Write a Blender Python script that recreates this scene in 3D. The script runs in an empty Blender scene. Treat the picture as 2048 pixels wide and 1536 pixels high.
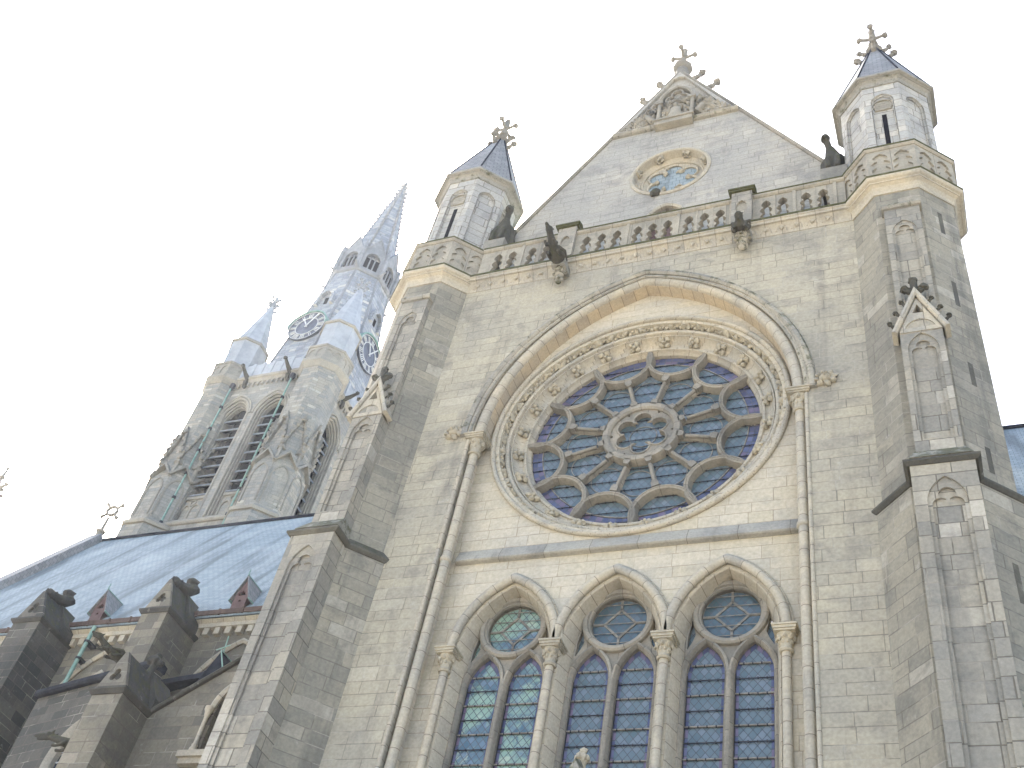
import bpy, bmesh, math, random
from mathutils import Vector, Matrix, noise
from mathutils.geometry import tessellate_polygon
sc = bpy.context.scene
COL = sc.collection
R = math.radians
PI = math.pi
rnd = random.Random(7)

# ------------------------------------------------------------------ camera, light, exposure
cam = bpy.data.cameras.new('camera')
camo = bpy.data.objects.new('camera', cam); COL.objects.link(camo); sc.camera = camo
YAW, PITCH, ROLL, FPX = -0.5300453978, 0.80747503634, 0.24532425213, 2189.986
fw = Vector((math.sin(YAW)*math.cos(PITCH), math.cos(YAW)*math.cos(PITCH), math.sin(PITCH)))
r0 = Vector((math.cos(YAW), -math.sin(YAW), 0)); u0 = r0.cross(fw)
rt = r0*math.cos(ROLL) + u0*math.sin(ROLL); up = u0*math.cos(ROLL) - r0*math.sin(ROLL)
M = Matrix((rt, up, -fw)).transposed().to_4x4(); M.translation = (7.5943, -20.0, 1.6)
camo.matrix_world = M
cam.sensor_width = 36.0; cam.sensor_fit = 'HORIZONTAL'; cam.lens = FPX/2048*36
cam.clip_start = 0.1; cam.clip_end = 5000

SUN = Vector((-0.507, 0.456, 0.731)).normalized()          # direction towards the sun
w = bpy.data.worlds.new('World'); sc.world = w; w.use_nodes = True
nt = w.node_tree; nt.nodes.clear()
sky = nt.nodes.new('ShaderNodeTexSky'); sky.sky_type = 'NISHITA'; sky.sun_disc = False
sky.sun_elevation = math.asin(SUN.z); sky.sun_rotation = math.atan2(SUN.x, SUN.y)
sky.altitude = 0; sky.air_density = 1.0; sky.dust_density = 4.0; sky.ozone_density = 1.0
bg = nt.nodes.new('ShaderNodeBackground'); bg.inputs[1].default_value = 0.14
wo = nt.nodes.new('ShaderNodeOutputWorld')
nt.links.new(sky.outputs[0], bg.inputs[0]); nt.links.new(bg.outputs[0], wo.inputs[0])
sl = bpy.data.lights.new('sun', 'SUN'); sl.energy = 4.0; sl.angle = R(0.5); sl.color = (1.0, 0.95, 0.87)
so = bpy.data.objects.new('sun', sl); COL.objects.link(so)
so.rotation_euler = (-SUN).to_track_quat('-Z', 'Y').to_euler(); so.location = (-60, 30, 120)
sc.view_settings.view_transform = 'Standard'; sc.view_settings.look = 'None'
sc.view_settings.exposure = 2.2; sc.view_settings.gamma = 1.0

# ------------------------------------------------------------------ materials
class NT:
    def __init__(s, name):
        s.m = bpy.data.materials.new(name); s.m.use_nodes = True
        s.t = s.m.node_tree; s.t.nodes.clear()
        s.out = s.t.nodes.new('ShaderNodeOutputMaterial'); s.b = s.t.nodes.new('ShaderNodeBsdfPrincipled')
        s.t.links.new(s.b.outputs[0], s.out.inputs[0])
    def put(s, sock, v):
        if v is None: return
        if isinstance(v, bpy.types.NodeSocket): s.t.links.new(v, sock)
        else:
            if sock.type == 'RGBA' and len(v) == 3: v = (*v, 1)
            sock.default_value = v
    def n(s, typ, ins=(), out=0, **kw):
        nd = s.t.nodes.new('ShaderNode'+typ)
        for k, v in kw.items(): setattr(nd, k, v)
        for i, v in (ins.items() if isinstance(ins, dict) else enumerate(ins)): s.put(nd.inputs[i], v)
        return nd.outputs[out]
    def ma(s, op, *a, clamp=False): return s.n('Math', a, operation=op, use_clamp=clamp)
    def vm(s, op, *a, out=0): return s.n('VectorMath', a, out=out, operation=op)
    def mix(s, f, a, b, mode='MIX'):
        nd = s.t.nodes.new('ShaderNodeMix'); nd.data_type = 'RGBA'; nd.blend_type = mode
        s.put(nd.inputs[0], f); s.put(nd.inputs[6], a); s.put(nd.inputs[7], b); return nd.outputs[2]
    def ramp(s, v, lo, hi, a=0.0, b=1.0, smooth=True):
        return s.n('MapRange', (v, lo, hi, a, b), interpolation_type='SMOOTHSTEP' if smooth else 'LINEAR')
    def noise(s, vec, scale, detail=3, rough=.55, dist=0, out=0):
        return s.n('TexNoise', {'Vector': vec, 'Scale': scale, 'Detail': detail, 'Roughness': rough, 'Distortion': dist}, out=out)
    def pos(s): return s.n('NewGeometry', out='Position')
    def tn(s): return s.n('NewGeometry', out='True Normal')
    def xyz(s, v):
        nd = s.t.nodes.new('ShaderNodeSeparateXYZ'); s.put(nd.inputs[0], v); return nd.outputs
    def comb(s, x, y, z=0.0): return s.n('CombineXYZ', (x, y, z))
    def fin(s, col, rough=.9, bump=None, bs=.3, bd=.02, spec=.25, normal=None, metal=0):
        s.put(s.b.inputs['Base Color'], col); s.put(s.b.inputs['Roughness'], rough)
        s.put(s.b.inputs['Specular IOR Level'], spec); s.put(s.b.inputs['Metallic'], metal)
        if bump is not None:
            normal = s.n('Bump', {'Strength': bs, 'Distance': bd, 'Height': bump})
        if normal is not None: s.put(s.b.inputs['Normal'], normal)
        return s.m

def weather(t, col, P, grey, gamt, seed, streak=.35, dark=(.09, .085, .075)):
    """broad grey patches, vertical rain streaks, lichen specks"""
    big = t.noise(t.vm('ADD', P, (seed*3.1, seed, seed*1.7)), .33, 4, .6)
    col = t.mix(t.ma('MULTIPLY', t.ramp(big, .42, .66), gamt), col, grey)
    mid = t.noise(t.vm('ADD', t.vm('MULTIPLY', P, (1., 1., 1.35)), (seed*7.1, 2., seed)), .95, 5, .62, .4)
    col = t.mix(t.ma('MULTIPLY', t.ramp(mid, .50, .68), min(.7, gamt*.75)), col, t.mix(.42, grey, dark))
    st = t.noise(t.vm('MULTIPLY', P, (1.6, 1.6, .16)), 1.0, 4, .65)
    col = t.mix(t.ma('MULTIPLY', t.ramp(st, .52, .74), streak), col, dark)
    sp = t.noise(P, 2.3, 5, .7)
    col = t.mix(t.ma('MULTIPLY', t.ramp(sp, .6, .78), .35), col, (.50, .48, .42))
    return col

def ashlar(name, A, B, grey, gamt=.7, h=.36, wmin=.5, wvar=.6, mort=(.12, .105, .085), mamt=.9, jw=.0125, seed=1., streak=.3, var=1.0, light=.3, bump=.5, dark=(.10,.097,.09), pale=.35):
    t = NT(name); P = t.pos(); N = t.tn()
    tg = t.vm('NORMALIZE', t.vm('CROSS_PRODUCT', (0, 0, 1), N)); u = t.vm('DOT_PRODUCT', P, tg, out='Value')
    v = t.xyz(P)[2]
    wob = t.noise(t.comb(0.0, 0.0, t.ma('MULTIPLY', v, .9)), 1.0, 1)
    v2 = t.ma('ADD', t.ma('DIVIDE', v, h), t.ma('MULTIPLY', wob, 1.3))
    row = t.ma('FLOOR', v2); fv = t.ma('FRACT', v2)
    r1 = t.n('TexWhiteNoise', {'W': t.ma('ADD', row, seed*17.3)}, noise_dimensions='1D')
    ww = t.ma('MULTIPLY_ADD', r1, wvar, wmin)
    u2 = t.ma('ADD', t.ma('DIVIDE', u, ww), t.ma('MULTIPLY', r1, 37.7))
    wu = t.noise(t.comb(u2, row), .8, 1)
    u2 = t.ma('ADD', u2, t.ma('MULTIPLY', wu, .8))
    cell = t.ma('FLOOR', u2); fu = t.ma('FRACT', u2)
    cv = t.comb(cell, row, seed)
    r2 = t.n('TexWhiteNoise', {'Vector': cv}, noise_dimensions='3D')
    r3 = t.n('TexWhiteNoise', {'Vector': t.vm('ADD', cv, (7.7, 3.3, 1.1))}, noise_dimensions='3D')
    du = t.ma('MULTIPLY', t.ma('MINIMUM', fu, t.ma('SUBTRACT', 1.0, fu)), ww)
    dv = t.ma('MULTIPLY', t.ma('MINIMUM', fv, t.ma('SUBTRACT', 1.0, fv)), h)
    d = t.ma('MINIMUM', du, dv)
    jn = t.noise(P, 9, 2)
    d = t.ma('ADD', d, t.ma('MULTIPLY', t.ma('SUBTRACT', jn, .5), .012))
    m = t.ramp(d, jw*.45, jw*1.3, 1, 0)
    col = t.mix(r2, A, B)
    col = t.mix(t.ma('MULTIPLY', t.ramp(r3, .62, .95), .75*var), col, grey)
    col = t.mix(t.ma('MULTIPLY', t.ramp(r3, .0, .16, 1, 0), pale*var), col, (.62, .57, .47))
    col = weather(t, col, P, grey, gamt, seed, streak, dark)
    g = t.noise(P, 13, 5, .6)
    col = t.mix(.22, col, t.mix(t.ramp(g, .25, .75), (.25,.25,.25), (.78,.78,.78)), 'OVERLAY')
    # joints: mostly dark, some stretches repointed in pale mortar
    mp = t.ramp(t.noise(t.vm('ADD', P, (9., 2., 5.)), .9, 3), .5, .6)
    mc = t.mix(t.ma('MULTIPLY', mp, light), mort, (.58, .54, .45))
    col = t.mix(t.ma('MULTIPLY', m, mamt), col, mc)
    hgt = t.ma('ADD', t.ma('MULTIPLY', m, -.6), t.ma('MULTIPLY', g, .35))
    hgt = t.ma('ADD', hgt, t.ma('MULTIPLY', r2, .5))
    return t.fin(col, .92, hgt, bump, .03)

def mould(name, A, B, grey, gamt=.5, joints=.5, seed=1., moss=0., streak=.25, dark=(.1,.095,.085), bs=.4):
    t = NT(name); P = t.pos()
    n1 = t.noise(P, 1.1, 4, .6); col = t.mix(t.ramp(n1, .3, .7), A, B)
    if joints:
        uv = t.n('UVMap'); s = t.xyz(uv); q = t.ma('DIVIDE', s[0], joints)
        cell = t.ma('FLOOR', q); f = t.ma('FRACT', q)
        rr = t.n('TexWhiteNoise', {'W': t.ma('ADD', cell, seed)}, noise_dimensions='1D')
        col = t.mix(t.ma('MULTIPLY', t.ramp(rr, .5, 1.), .55), col, grey)
    col = weather(t, col, P, grey, gamt, seed, streak, dark)
    g = t.noise(P, 15, 5, .6)
    col = t.mix(.22, col, t.mix(t.ramp(g, .25, .75), (.25,.25,.25), (.78,.78,.78)), 'OVERLAY')
    hgt = t.ma('MULTIPLY', g, .4)
    if joints:
        d = t.ma('MULTIPLY', t.ma('MINIMUM', f, t.ma('SUBTRACT', 1.0, f)), joints)
        m = t.ma('MULTIPLY', t.ramp(d, .004, .013, 1, 0), t.ma('GREATER_THAN', t.ma('ABSOLUTE', s[0]), 1e-5))
        col = t.mix(t.ma('MULTIPLY', m, .75), col, (.12, .10, .08)); hgt = t.ma('SUBTRACT', hgt, m)
    if moss:
        nz = t.ma('MAXIMUM', t.xyz(t.tn())[2], -.12); mn = t.noise(P, 3.5, 5, .7)
        mk_ = t.ma('MULTIPLY', t.ramp(t.ma('ADD', t.ma('MULTIPLY', nz, .3), mn), .80-.40*moss, .98-.40*moss), min(.94, moss*1.05))
        col = t.mix(mk_, col, t.mix(t.noise(P, 9, 4), (.03, .03, .018), (.105, .105, .035)))
    return t.fin(col, .92, hgt, bs, .03)

CREAM = (.50, .445, .335); CREAM2 = (.43, .395, .32); GREY = (.295, .285, .25); COOL = (.325, .318, .29)
MT = {}
MT['wall'] = ashlar('weathered ashlar', (.415, .37, .268), (.37, .335, .25), (.295, .275, .222), .75, .345, wmin=.6, wvar=.7, seed=1, streak=.3, light=.6, var=.45, mamt=.6, jw=.010)
MT['panel'] = ashlar('cream ashlar', CREAM, (.47, .415, .30), (.38, .36, .31), .35, .36, seed=2, streak=.1, var=.4, light=.4, jw=.009, mort=(.25,.20,.14), wmin=.6, mamt=.65)
MT['gable'] = ashlar('pale gable ashlar', (.42, .385, .31), (.37, .345, .29), (.32, .308, .27), .8, .30, wmin=.55, wvar=.7, seed=3, streak=.2, mamt=.55, var=.6, jw=.010)
MT['turret'] = ashlar('turret ashlar', (.31, .28, .208), (.262, .242, .186), (.195, .183, .148), .75, .36, wmin=.6, wvar=.7, seed=4, streak=.5, mamt=.6, light=.5, var=.7, dark=(.085,.083,.075))  # soot, plus the dimmer light low on the building put into the colour
MT['pil'] = ashlar('pilaster ashlar', (.355, .318, .24), (.295, .272, .218), (.215, .205, .175), .6, .42, wmin=.45, wvar=.5, seed=5, streak=.3, mort=(.13,.115,.09))
MT['lantern'] = ashlar('lantern ashlar', (.43, .40, .33), (.37, .36, .325), COOL, .7, .42, seed=6, streak=.2)
MT['nave'] = ashlar('nave ashlar', (.22, .195, .142), (.17, .153, .115), (.105, .10, .082), .7, .36, seed=7, streak=.4, pale=.15)  # darkened for soot and, in the colour itself, for the dim lower left
MT['dark'] = ashlar('sooty ashlar', (.115, .106, .085), (.078, .074, .062), (.05, .05, .045), .7, .38, seed=8, streak=.4, pale=.05, light=.35)  # darker copy of the nave stone; shade of aisle and buttresses painted in
MT['tower'] = ashlar('tower ashlar', (.34, .31, .245), (.27, .26, .22), (.22, .225, .21), .7, .24, wmin=.4, wvar=.4, seed=9, streak=.45, mamt=.55)
MT['spire'] = ashlar('spire stone', (.36, .375, .38), (.29, .31, .325), (.22, .24, .26), .6, .34, wmin=.5, wvar=.4, seed=10, streak=.4, mamt=.8, pale=.6)  # pale blue whitening by glare is put into the stone colour
MT['spirem'] = mould('spire dressed stone', (.30, .305, .30), (.22, .23, .235), (.17, .18, .19), .5, 0, 11., streak=.4)
MT['para'] = mould('parapet stone', (.38, .34, .26), (.30, .275, .215), (.20, .188, .155), .55, .8, 12., streak=.4)
MT['mould'] = mould('dressed stone', (.47, .41, .30), (.40, .36, .275), (.30, .29, .25), .5, .52, 1.)
MT['soffit'] = mould('warm voussoirs', (.50, .40, .26), (.44, .37, .26), (.34, .30, .24), .35, .42, 2., streak=.12)
MT['trac'] = mould('tracery stone', (.33, .295, .23), (.25, .23, .185), (.165, .157, .135), .55, .8, 3., streak=.4)
MT['carve'] = mould('carved stone', (.44, .385, .275), (.36, .325, .245), (.26, .245, .20), .5, 0, 4.)
MT['moss'] = mould('mossy stone', (.36, .33, .26), (.29, .27, .22), (.2, .2, .175), .5, 0, 5., moss=.95)
MT['mossm'] = mould('lichened stone', (.38, .345, .265), (.31, .29, .235), (.22, .215, .19), .5, .8, 6., moss=.75)
MT['garg'] = mould('mossy carved stone', (.085, .078, .056), (.052, .049, .038), (.036, .035, .031), .5, 0, 7., moss=.7)
MT['sooty'] = mould('blackened stone', (.13, .12, .09), (.08, .075, .06), (.05, .049, .043), .6, 0, 8., moss=.5)
MT['mossd'] = mould('mossy ledge', (.20, .185, .14), (.13, .125, .09), (.10, .095, .08), .5, 0, 13., moss=1.45)
MT['capd'] = mould('blackened capstone', (.075, .07, .058), (.042, .040, .036), (.035, .035, .033), .6, 0, 14., moss=.6)
MT['canopy'] = mould('dark canopy stone', (.29, .268, .215), (.21, .198, .165), (.145, .14, .125), .6, 0, 15., moss=.4)
MT['string'] = mould('string course stone', (.37, .345, .28), (.315, .30, .25), (.26, .252, .225), .7, 1.25, 16., streak=.4, moss=.25)
MT['relief'] = mould('carved relief stone', (.34, .305, .23), (.25, .228, .178), (.19, .18, .15), .6, 0, 17., streak=.4)
MT['reveal'] = mould('pale reveal stone', (.46, .405, .30), (.405, .365, .28), (.33, .305, .245), .35, .42, 18., streak=.12)
MT['towm'] = mould('tower dressed stone', (.36, .33, .26), (.28, .265, .22), (.20, .195, .175), .5, 0, 9., moss=.3)

def slate(name, A, B, h=.2, wd=.28, rough=.45, streak=.3):
    t = NT(name); P = t.pos(); N = t.tn()
    tg = t.vm('NORMALIZE', t.vm('CROSS_PRODUCT', (0, 0, 1), N)); sl_ = t.vm('CROSS_PRODUCT', N, tg)
    u = t.vm('DOT_PRODUCT', P, tg, out='Value'); v = t.vm('DOT_PRODUCT', P, sl_, out='Value')
    v2 = t.ma('DIVIDE', v, h); row = t.ma('FLOOR', v2); fv = t.ma('FRACT', v2)
    u2 = t.ma('ADD', t.ma('DIVIDE', u, wd), t.ma('MULTIPLY', row, .5)); cell = t.ma('FLOOR', u2); fu = t.ma('FRACT', u2)
    r2 = t.n('TexWhiteNoise', {'Vector': t.comb(cell, row, 3.)}, noise_dimensions='3D')
    col = t.mix(r2, A, B)
    big = t.noise(t.comb(t.ma('MULTIPLY', u, .9), t.ma('MULTIPLY', v, .10), 3.), 1., 5, .62, .3)
    col = t.mix(t.ma('MULTIPLY', t.ramp(big, .46, .68), streak), col, (.085, .105, .115))
    b2 = t.noise(t.comb(t.ma('MULTIPLY', u, .35), t.ma('MULTIPLY', v, .25), 8.), 1., 4, .6)
    col = t.mix(t.ma('MULTIPLY', t.ramp(b2, .5, .72), .45), col, (.40, .44, .44))
    lich = t.noise(P, 1.4, 5, .7); col = t.mix(t.ma('MULTIPLY', t.ramp(lich, .62, .75), .35), col, (.42, .45, .46))
    e = t.ma('MINIMUM', t.ma('MULTIPLY', t.ma('MINIMUM', fu, t.ma('SUBTRACT', 1.0, fu)), wd), t.ma('MULTIPLY', fv, h))
    m = t.ramp(e, .004, .018, 1, 0)
    col = t.mix(t.ma('MULTIPLY', m, .6), col, (.06, .07, .08))
    hg = t.ma('ADD', t.ma('MULTIPLY', fv, -.6), t.ma('MULTIPLY', r2, .4))
    rg = t.ma('MULTIPLY_ADD', r2, .2, rough-.1)
    return t.fin(col, rg, hg, .5, .03, .12)
MT['slate'] = slate('blue slate', (.205, .255, .27), (.275, .325, .335), rough=.85, streak=.75)
MT['slated'] = slate('dark slate', (.205, .205, .20), (.285, .28, .27), .22, .3, .85)

def plain(name, A, B, sc_=4., rough=.6, spec=.3, metal=0., bump=.2, detail=4):
    t = NT(name); P = t.pos(); n1 = t.noise(P, sc_, detail, .65)
    return t.fin(t.mix(t.ramp(n1, .3, .7), A, B), rough, n1, bump, .02, spec, metal=metal)
MT['lead'] = plain('lead sheet', (.016, .017, .021), (.034, .036, .043), 2., .8, .06)
MT['leadp'] = plain('pale lead sheet', (.16, .18, .20), (.24, .26, .28), 2., .7, .2)
MT['lead2'] = plain('grey lead sheet', (.085, .095, .11), (.14, .15, .165), 2., .75, .15)
MT['white'] = plain('white board', (.62, .64, .68), (.7, .72, .75), 2., .6, .2)
MT['copper'] = plain('green copper', (.15, .27, .225), (.26, .37, .31), 3., .7, .3)
MT['iron'] = plain('black iron', (.02, .02, .022), (.04, .04, .045), 5., .6, .4)
MT['gutter'] = plain('brown gutter', (.075, .052, .042), (.125, .09, .072), 3., .8, .1)
MT['wood'] = plain('red brown wood', (.105, .068, .062), (.16, .108, .096), 3., .8, .2)
MT['net'] = plain('white netting', (.30, .32, .335), (.39, .41, .425), 1.2, .9, .1, bump=.5)
MT['void'] = plain('dark interior', (.012, .011, .012), (.02, .018, .02), 2., .95, .05)
MT['gold'] = plain('gilded metal', (.45, .45, .42), (.65, .65, .6), 3., .4, .4)
MT['dial'] = plain('dark clock dial', (.035, .04, .05), (.09, .10, .12), 3., .4, .5)
MT['cames'] = plain('grey lead cames', (.13, .12, .105), (.25, .235, .20), 6., .7, .3)
MT['paving'] = ashlar('paving', (.36, .34, .30), (.30, .285, .25), (.25, .24, .22), .5, .6, seed=12)
MT['paving'] = plain('pale paving', (.33, .31, .27), (.40, .375, .33), .6, .9, .2)

def glassmat(name, A, B, C, border=False, pu=.125, pv=.17, lead=(.03, .035, .045), tilt=.07, rough=.16, green=0.):
    t = NT(name); uv = t.n('UVMap'); s = t.xyz(uv); P = t.pos()
    if border:
        a = t.ma('DIVIDE', s[0], pu); b = t.ma('DIVIDE', s[1], pv)
    else:
        x = t.ma('DIVIDE', s[0], pu); y = t.ma('DIVIDE', s[1], pv)
        a = t.ma('ADD', x, y); b = t.ma('SUBTRACT', x, y)
    ca = t.ma('FLOOR', a); cb = t.ma('FLOOR', b); fa = t.ma('FRACT', a); fb = t.ma('FRACT', b)
    cv = t.comb(ca, cb, 1.)
    rc = t.n('TexWhiteNoise', {'Vector': cv}, noise_dimensions='3D', out=1); rv = t.n('TexWhiteNoise', {'Vector': cv}, noise_dimensions='3D')
    col = t.mix(rv, A, B); r3 = t.n('TexWhiteNoise', {'Vector': t.vm('ADD', cv, (5., 9., 2.))}, noise_dimensions='3D')
    col = t.mix(t.ma('MULTIPLY', t.ramp(r3, .6, .9), .8), col, C)
    if green:  # green patches paint the light passing through from a window opposite
        gn = t.noise(P, 1.1, 4, .65, .6); col = t.mix(t.ma('MULTIPLY', t.ramp(gn, .42, .62), green), col, (.24, .36, .27))
        gn2 = t.noise(P, 2.2, 4, .65, .6); col = t.mix(t.ma('MULTIPLY', t.ramp(gn2, .55, .7), green*.7), col, (.40, .46, .34))
    e = t.ma('MINIMUM', t.ma('MINIMUM', fa, t.ma('SUBTRACT', 1.0, fa)), t.ma('MINIMUM', fb, t.ma('SUBTRACT', 1.0, fb)))
    m = t.ramp(e, .035, .13 if border else .09, 1, 0)
    col = t.mix(t.ma('MULTIPLY', m, .85), col, lead)
    wav = t.noise(P, 5., 2, out=1)
    N = t.n('NewGeometry', out='Normal')
    dv = t.vm('ADD', t.vm('SCALE', t.vm('SUBTRACT', rc, (.5, .5, .5)), None), (0, 0, 0))
    sc1 = t.vm('MULTIPLY', t.vm('SUBTRACT', rc, (.5, .5, .5)), (tilt, tilt, tilt))
    sc2 = t.vm('MULTIPLY', t.vm('SUBTRACT', wav, (.5, .5, .5)), (tilt*.6, tilt*.6, tilt*.6))
    nn = t.vm('NORMALIZE', t.vm('ADD', t.vm('ADD', N, sc1), sc2))
    return t.fin(col, t.ma('ADD', t.ma('MULTIPLY', m, .5), rough), spec=.6, normal=nn)
MT['glass'] = glassmat('quarry glass', (.09, .13, .145), (.125, .165, .18), (.15, .185, .215), pu=.20, pv=.25)
MT['glassg'] = glassmat('quarry glass with green tint', (.075, .13, .17), (.105, .165, .205), (.14, .20, .26), pu=.20, pv=.25, green=.85)
MT['border'] = glassmat('violet border glass', (.055, .062, .115), (.11, .12, .20), (.15, .115, .165), True, .21, .16)
MT['oglass'] = glassmat('roundel glass', (.06, .095, .11), (.08, .12, .14), (.10, .14, .17), pu=.2, pv=.25)
MT['nglass'] = glassmat('dark leaded glass', (.02, .025, .035), (.03, .04, .055), (.05, .06, .08), True, .25, .3, (.4, .42, .42))

# ------------------------------------------------------------------ mesh helpers
class MB:
    def __init__(s): s.v = []; s.f = []; s.uv = []
    def face(s, idx, uv=None): s.f.append(tuple(idx)); s.uv.append(uv)
    def add(s, vs, fs):
        o = len(s.v); s.v += [tuple(p) for p in vs]
        for f in fs: s.face([i+o for i in f])
class FR:
    """a wall frame: point = O + u U + v Z + n N"""
    def __init__(s, O, N):
        s.O = Vector(O); s.N = Vector(N).normalized(); s.V = Vector((0, 0, 1)); s.U = s.V.cross(s.N).normalized()
    def p(s, u, v, n): return s.O + s.U*u + s.V*v + s.N*n
FRONT = FR((0, 0, 0), (0, -1, 0))

def mk(name, mb, mat, parent=None, smooth=0, remesh=0):
    me = bpy.data.meshes.new(name); me.from_pydata(mb.v, [], mb.f)
    if any(u is not None for u in mb.uv):
        lay = me.uv_layers.new(name='UVMap'); i = 0
        for p, u in zip(me.polygons, mb.uv):
            for k, li in enumerate(p.loop_indices):
                lay.data[li].uv = u[k] if u else (0, 0)
    bm = bmesh.new(); bm.from_mesh(me); bmesh.ops.recalc_face_normals(bm, faces=bm.faces); bm.to_mesh(me); bm.free()
    me.materials.append(MT[mat] if isinstance(mat, str) else mat)
    if smooth:
        for p in me.polygons: p.use_smooth = True
        me.set_sharp_from_angle(angle=R(smooth))
    o = bpy.data.objects.new(name, me); COL.objects.link(o)
    if parent: o.parent = parent
    if remesh:
        md = o.modifiers.new('remesh', 'REMESH'); md.mode = 'VOXEL'; md.voxel_size = remesh; md.use_smooth_shade = True
    return o
def thing(name, label, cat, group=None, loc=(0, 0, 0)):
    o = bpy.data.objects.new(name, None); COL.objects.link(o); o['label'] = label; o['category'] = cat
    if group: o['group'] = group
    return o
def tag(o, label, cat, group=None):
    o['label'] = label; o['category'] = cat
    if group: o['group'] = group
    return o

def box(mb, x0, x1, y0, y1, z0, z1):
    v = [(x, y, z) for z in (z0, z1) for y in (y0, y1) for x in (x0, x1)]
    mb.add(v, [(0, 2, 3, 1), (4, 5, 7, 6), (0, 1, 5, 4), (2, 6, 7, 3), (0, 4, 6, 2), (1, 3, 7, 5)])
def fbox(mb, fr, u0, u1, v0, v1, n0, n1):
    v = [fr.p(u, z, n) for z in (v0, v1) for n in (n0, n1) for u in (u0, u1)]
    mb.add(v, [(0, 2, 3, 1), (4, 5, 7, 6), (0, 1, 5, 4), (2, 6, 7, 3), (0, 4, 6, 2), (1, 3, 7, 5)])
def plate(mb, fr, outer, holes, n1, n0, back=True, uvo=(0, 0)):
    """flat slab in a frame with outline and holes; front at n1, back at n0"""
    loops = [outer]+list(holes); flat = [p for l in loops for p in l]
    tris = tessellate_polygon([[Vector((p[0], p[1], 0)) for p in l] for l in loops])
    o = len(mb.v); n = len(flat)
    mb.v += [tuple(fr.p(p[0], p[1], n1)) for p in flat]+[tuple(fr.p(p[0], p[1], n0)) for p in flat]
    for t in tris:
        mb.face([o+i for i in t], [(flat[i][0]-uvo[0], flat[i][1]-uvo[1]) for i in t])
        if back: mb.face([o+n+i for i in reversed(t)], [(flat[i][0]-uvo[0], flat[i][1]-uvo[1]) for i in reversed(t)])
    if n0 != n1:
        b = 0
        for l in loops:
            m = len(l); s = 0
            for i in range(m):
                j = (i+1) % m; d = math.dist(l[i], l[j])
                mb.face([o+b+i, o+b+j, o+n+b+j, o+n+b+i], [(s+.001, 0), (s+d+.001, 0), (s+d+.001, n1-n0), (s+.001, n1-n0)]); s += d
            b += m
def sweep(mb, fr, path, prof, closed=False, caps=True):
    """closed profile [(outward offset, n)] swept along a path in the frame's plane"""
    n = len(path); m = len(prof); o = len(mb.v); ss = [0.]
    for i in range(n):
        a = Vector(path[(i-1) % n] if (closed or i) else path[i]); c = Vector(path[(i+1) % n] if (closed or i < n-1) else path[i]); b = Vector(path[i])
        d1 = (b-a); d2 = (c-b)
        if d1.length < 1e-9: d1 = d2
        if d2.length < 1e-9: d2 = d1
        d1.normalize(); d2.normalize(); n1 = Vector((-d1.y, d1.x)); n2 = Vector((-d2.y, d2.x)); q = n1+n2
        q = n1 if q.length < 1e-6 else q.normalized(); q = q/max(.35, q.dot(n1))
        for (of, nn) in prof: mb.v.append(tuple(fr.p(b.x+q.x*of, b.y+q.y*of, nn)))
        ss.append(ss[-1]+(c-b).length)
    pl = [0.]
    for j in range(m): pl.append(pl[-1]+math.dist(prof[j], prof[(j+1) % m]))
    for i in range(n if closed else n-1):
        i2 = (i+1) % n
        for j in range(m):
            j2 = (j+1) % m
            mb.face([o+i*m+j, o+i2*m+j, o+i2*m+j2, o+i*m+j2], [(ss[i]+.001, pl[j]), (ss[i+1]+.001, pl[j]), (ss[i+1]+.001, pl[j+1]), (ss[i]+.001, pl[j+1])])
    if caps and not closed:
        mb.face([o+j for j in range(m)]); mb.face([o+(n-1)*m+j for j in reversed(range(m))])
def tube(mb, pts, rad, seg=8, cap=True):
    pts = [Vector(p) for p in pts]; n = len(pts)
    if not isinstance(rad, (list, tuple)): rad = [rad]*n
    o = len(mb.v); ref = None; s = 0.; ss = []
    for i in range(n):
        d = (pts[min(i+1, n-1)]-pts[max(i-1, 0)]).normalized()
        if ref is None: ref = Vector((0, 0, 1)) if abs(d.z) < .9 else Vector((1, 0, 0))
        a = d.cross(ref).normalized(); b = d.cross(a).normalized(); ref = -b if False else ref
        if i: s += (pts[i]-pts[i-1]).length
        ss.append(s)
        for k in range(seg):
            t = 2*PI*k/seg; mb.v.append(tuple(pts[i]+(a*math.cos(t)+b*math.sin(t))*rad[i]))
    for i in range(n-1):
        for k in range(seg):
            k2 = (k+1) % seg
            mb.face([o+i*seg+k, o+i*seg+k2, o+(i+1)*seg+k2, o+(i+1)*seg+k], [(ss[i]+.001, 0), (ss[i]+.001, .1), (ss[i+1]+.001, .1), (ss[i+1]+.001, 0)])
    if cap:
        mb.face([o+k for k in reversed(range(seg))]); mb.face([o+(n-1)*seg+k for k in range(seg)])
def lathe(mb, c, prof, seg=16, rot=0., closed=False, sx=1., sy=1.):
    """profile [(r, z)] about a vertical axis"""
    o = len(mb.v); m = len(prof)
    for (r, z) in prof:
        for k in range(seg):
            t = rot+2*PI*k/seg; mb.v.append((c[0]+r*sx*math.cos(t), c[1]+r*sy*math.sin(t), c[2]+z))
    for j in range(m if closed else m-1):
        j2 = (j+1) % m
        for k in range(seg):
            k2 = (k+1) % seg; mb.face([o+j*seg+k, o+j*seg+k2, o+j2*seg+k2, o+j2*seg+k])
    if not closed:
        mb.face([o+k for k in reversed(range(seg))]); mb.face([o+(m-1)*seg+k for k in range(seg)])
OC = 1/math.cos(PI/8)
def octa(mb, c, prof, closed=False): lathe(mb, (c[0], c[1], 0), [(a*OC, z) for a, z in prof], 8, PI/8, closed)
ICO = {}
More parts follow.
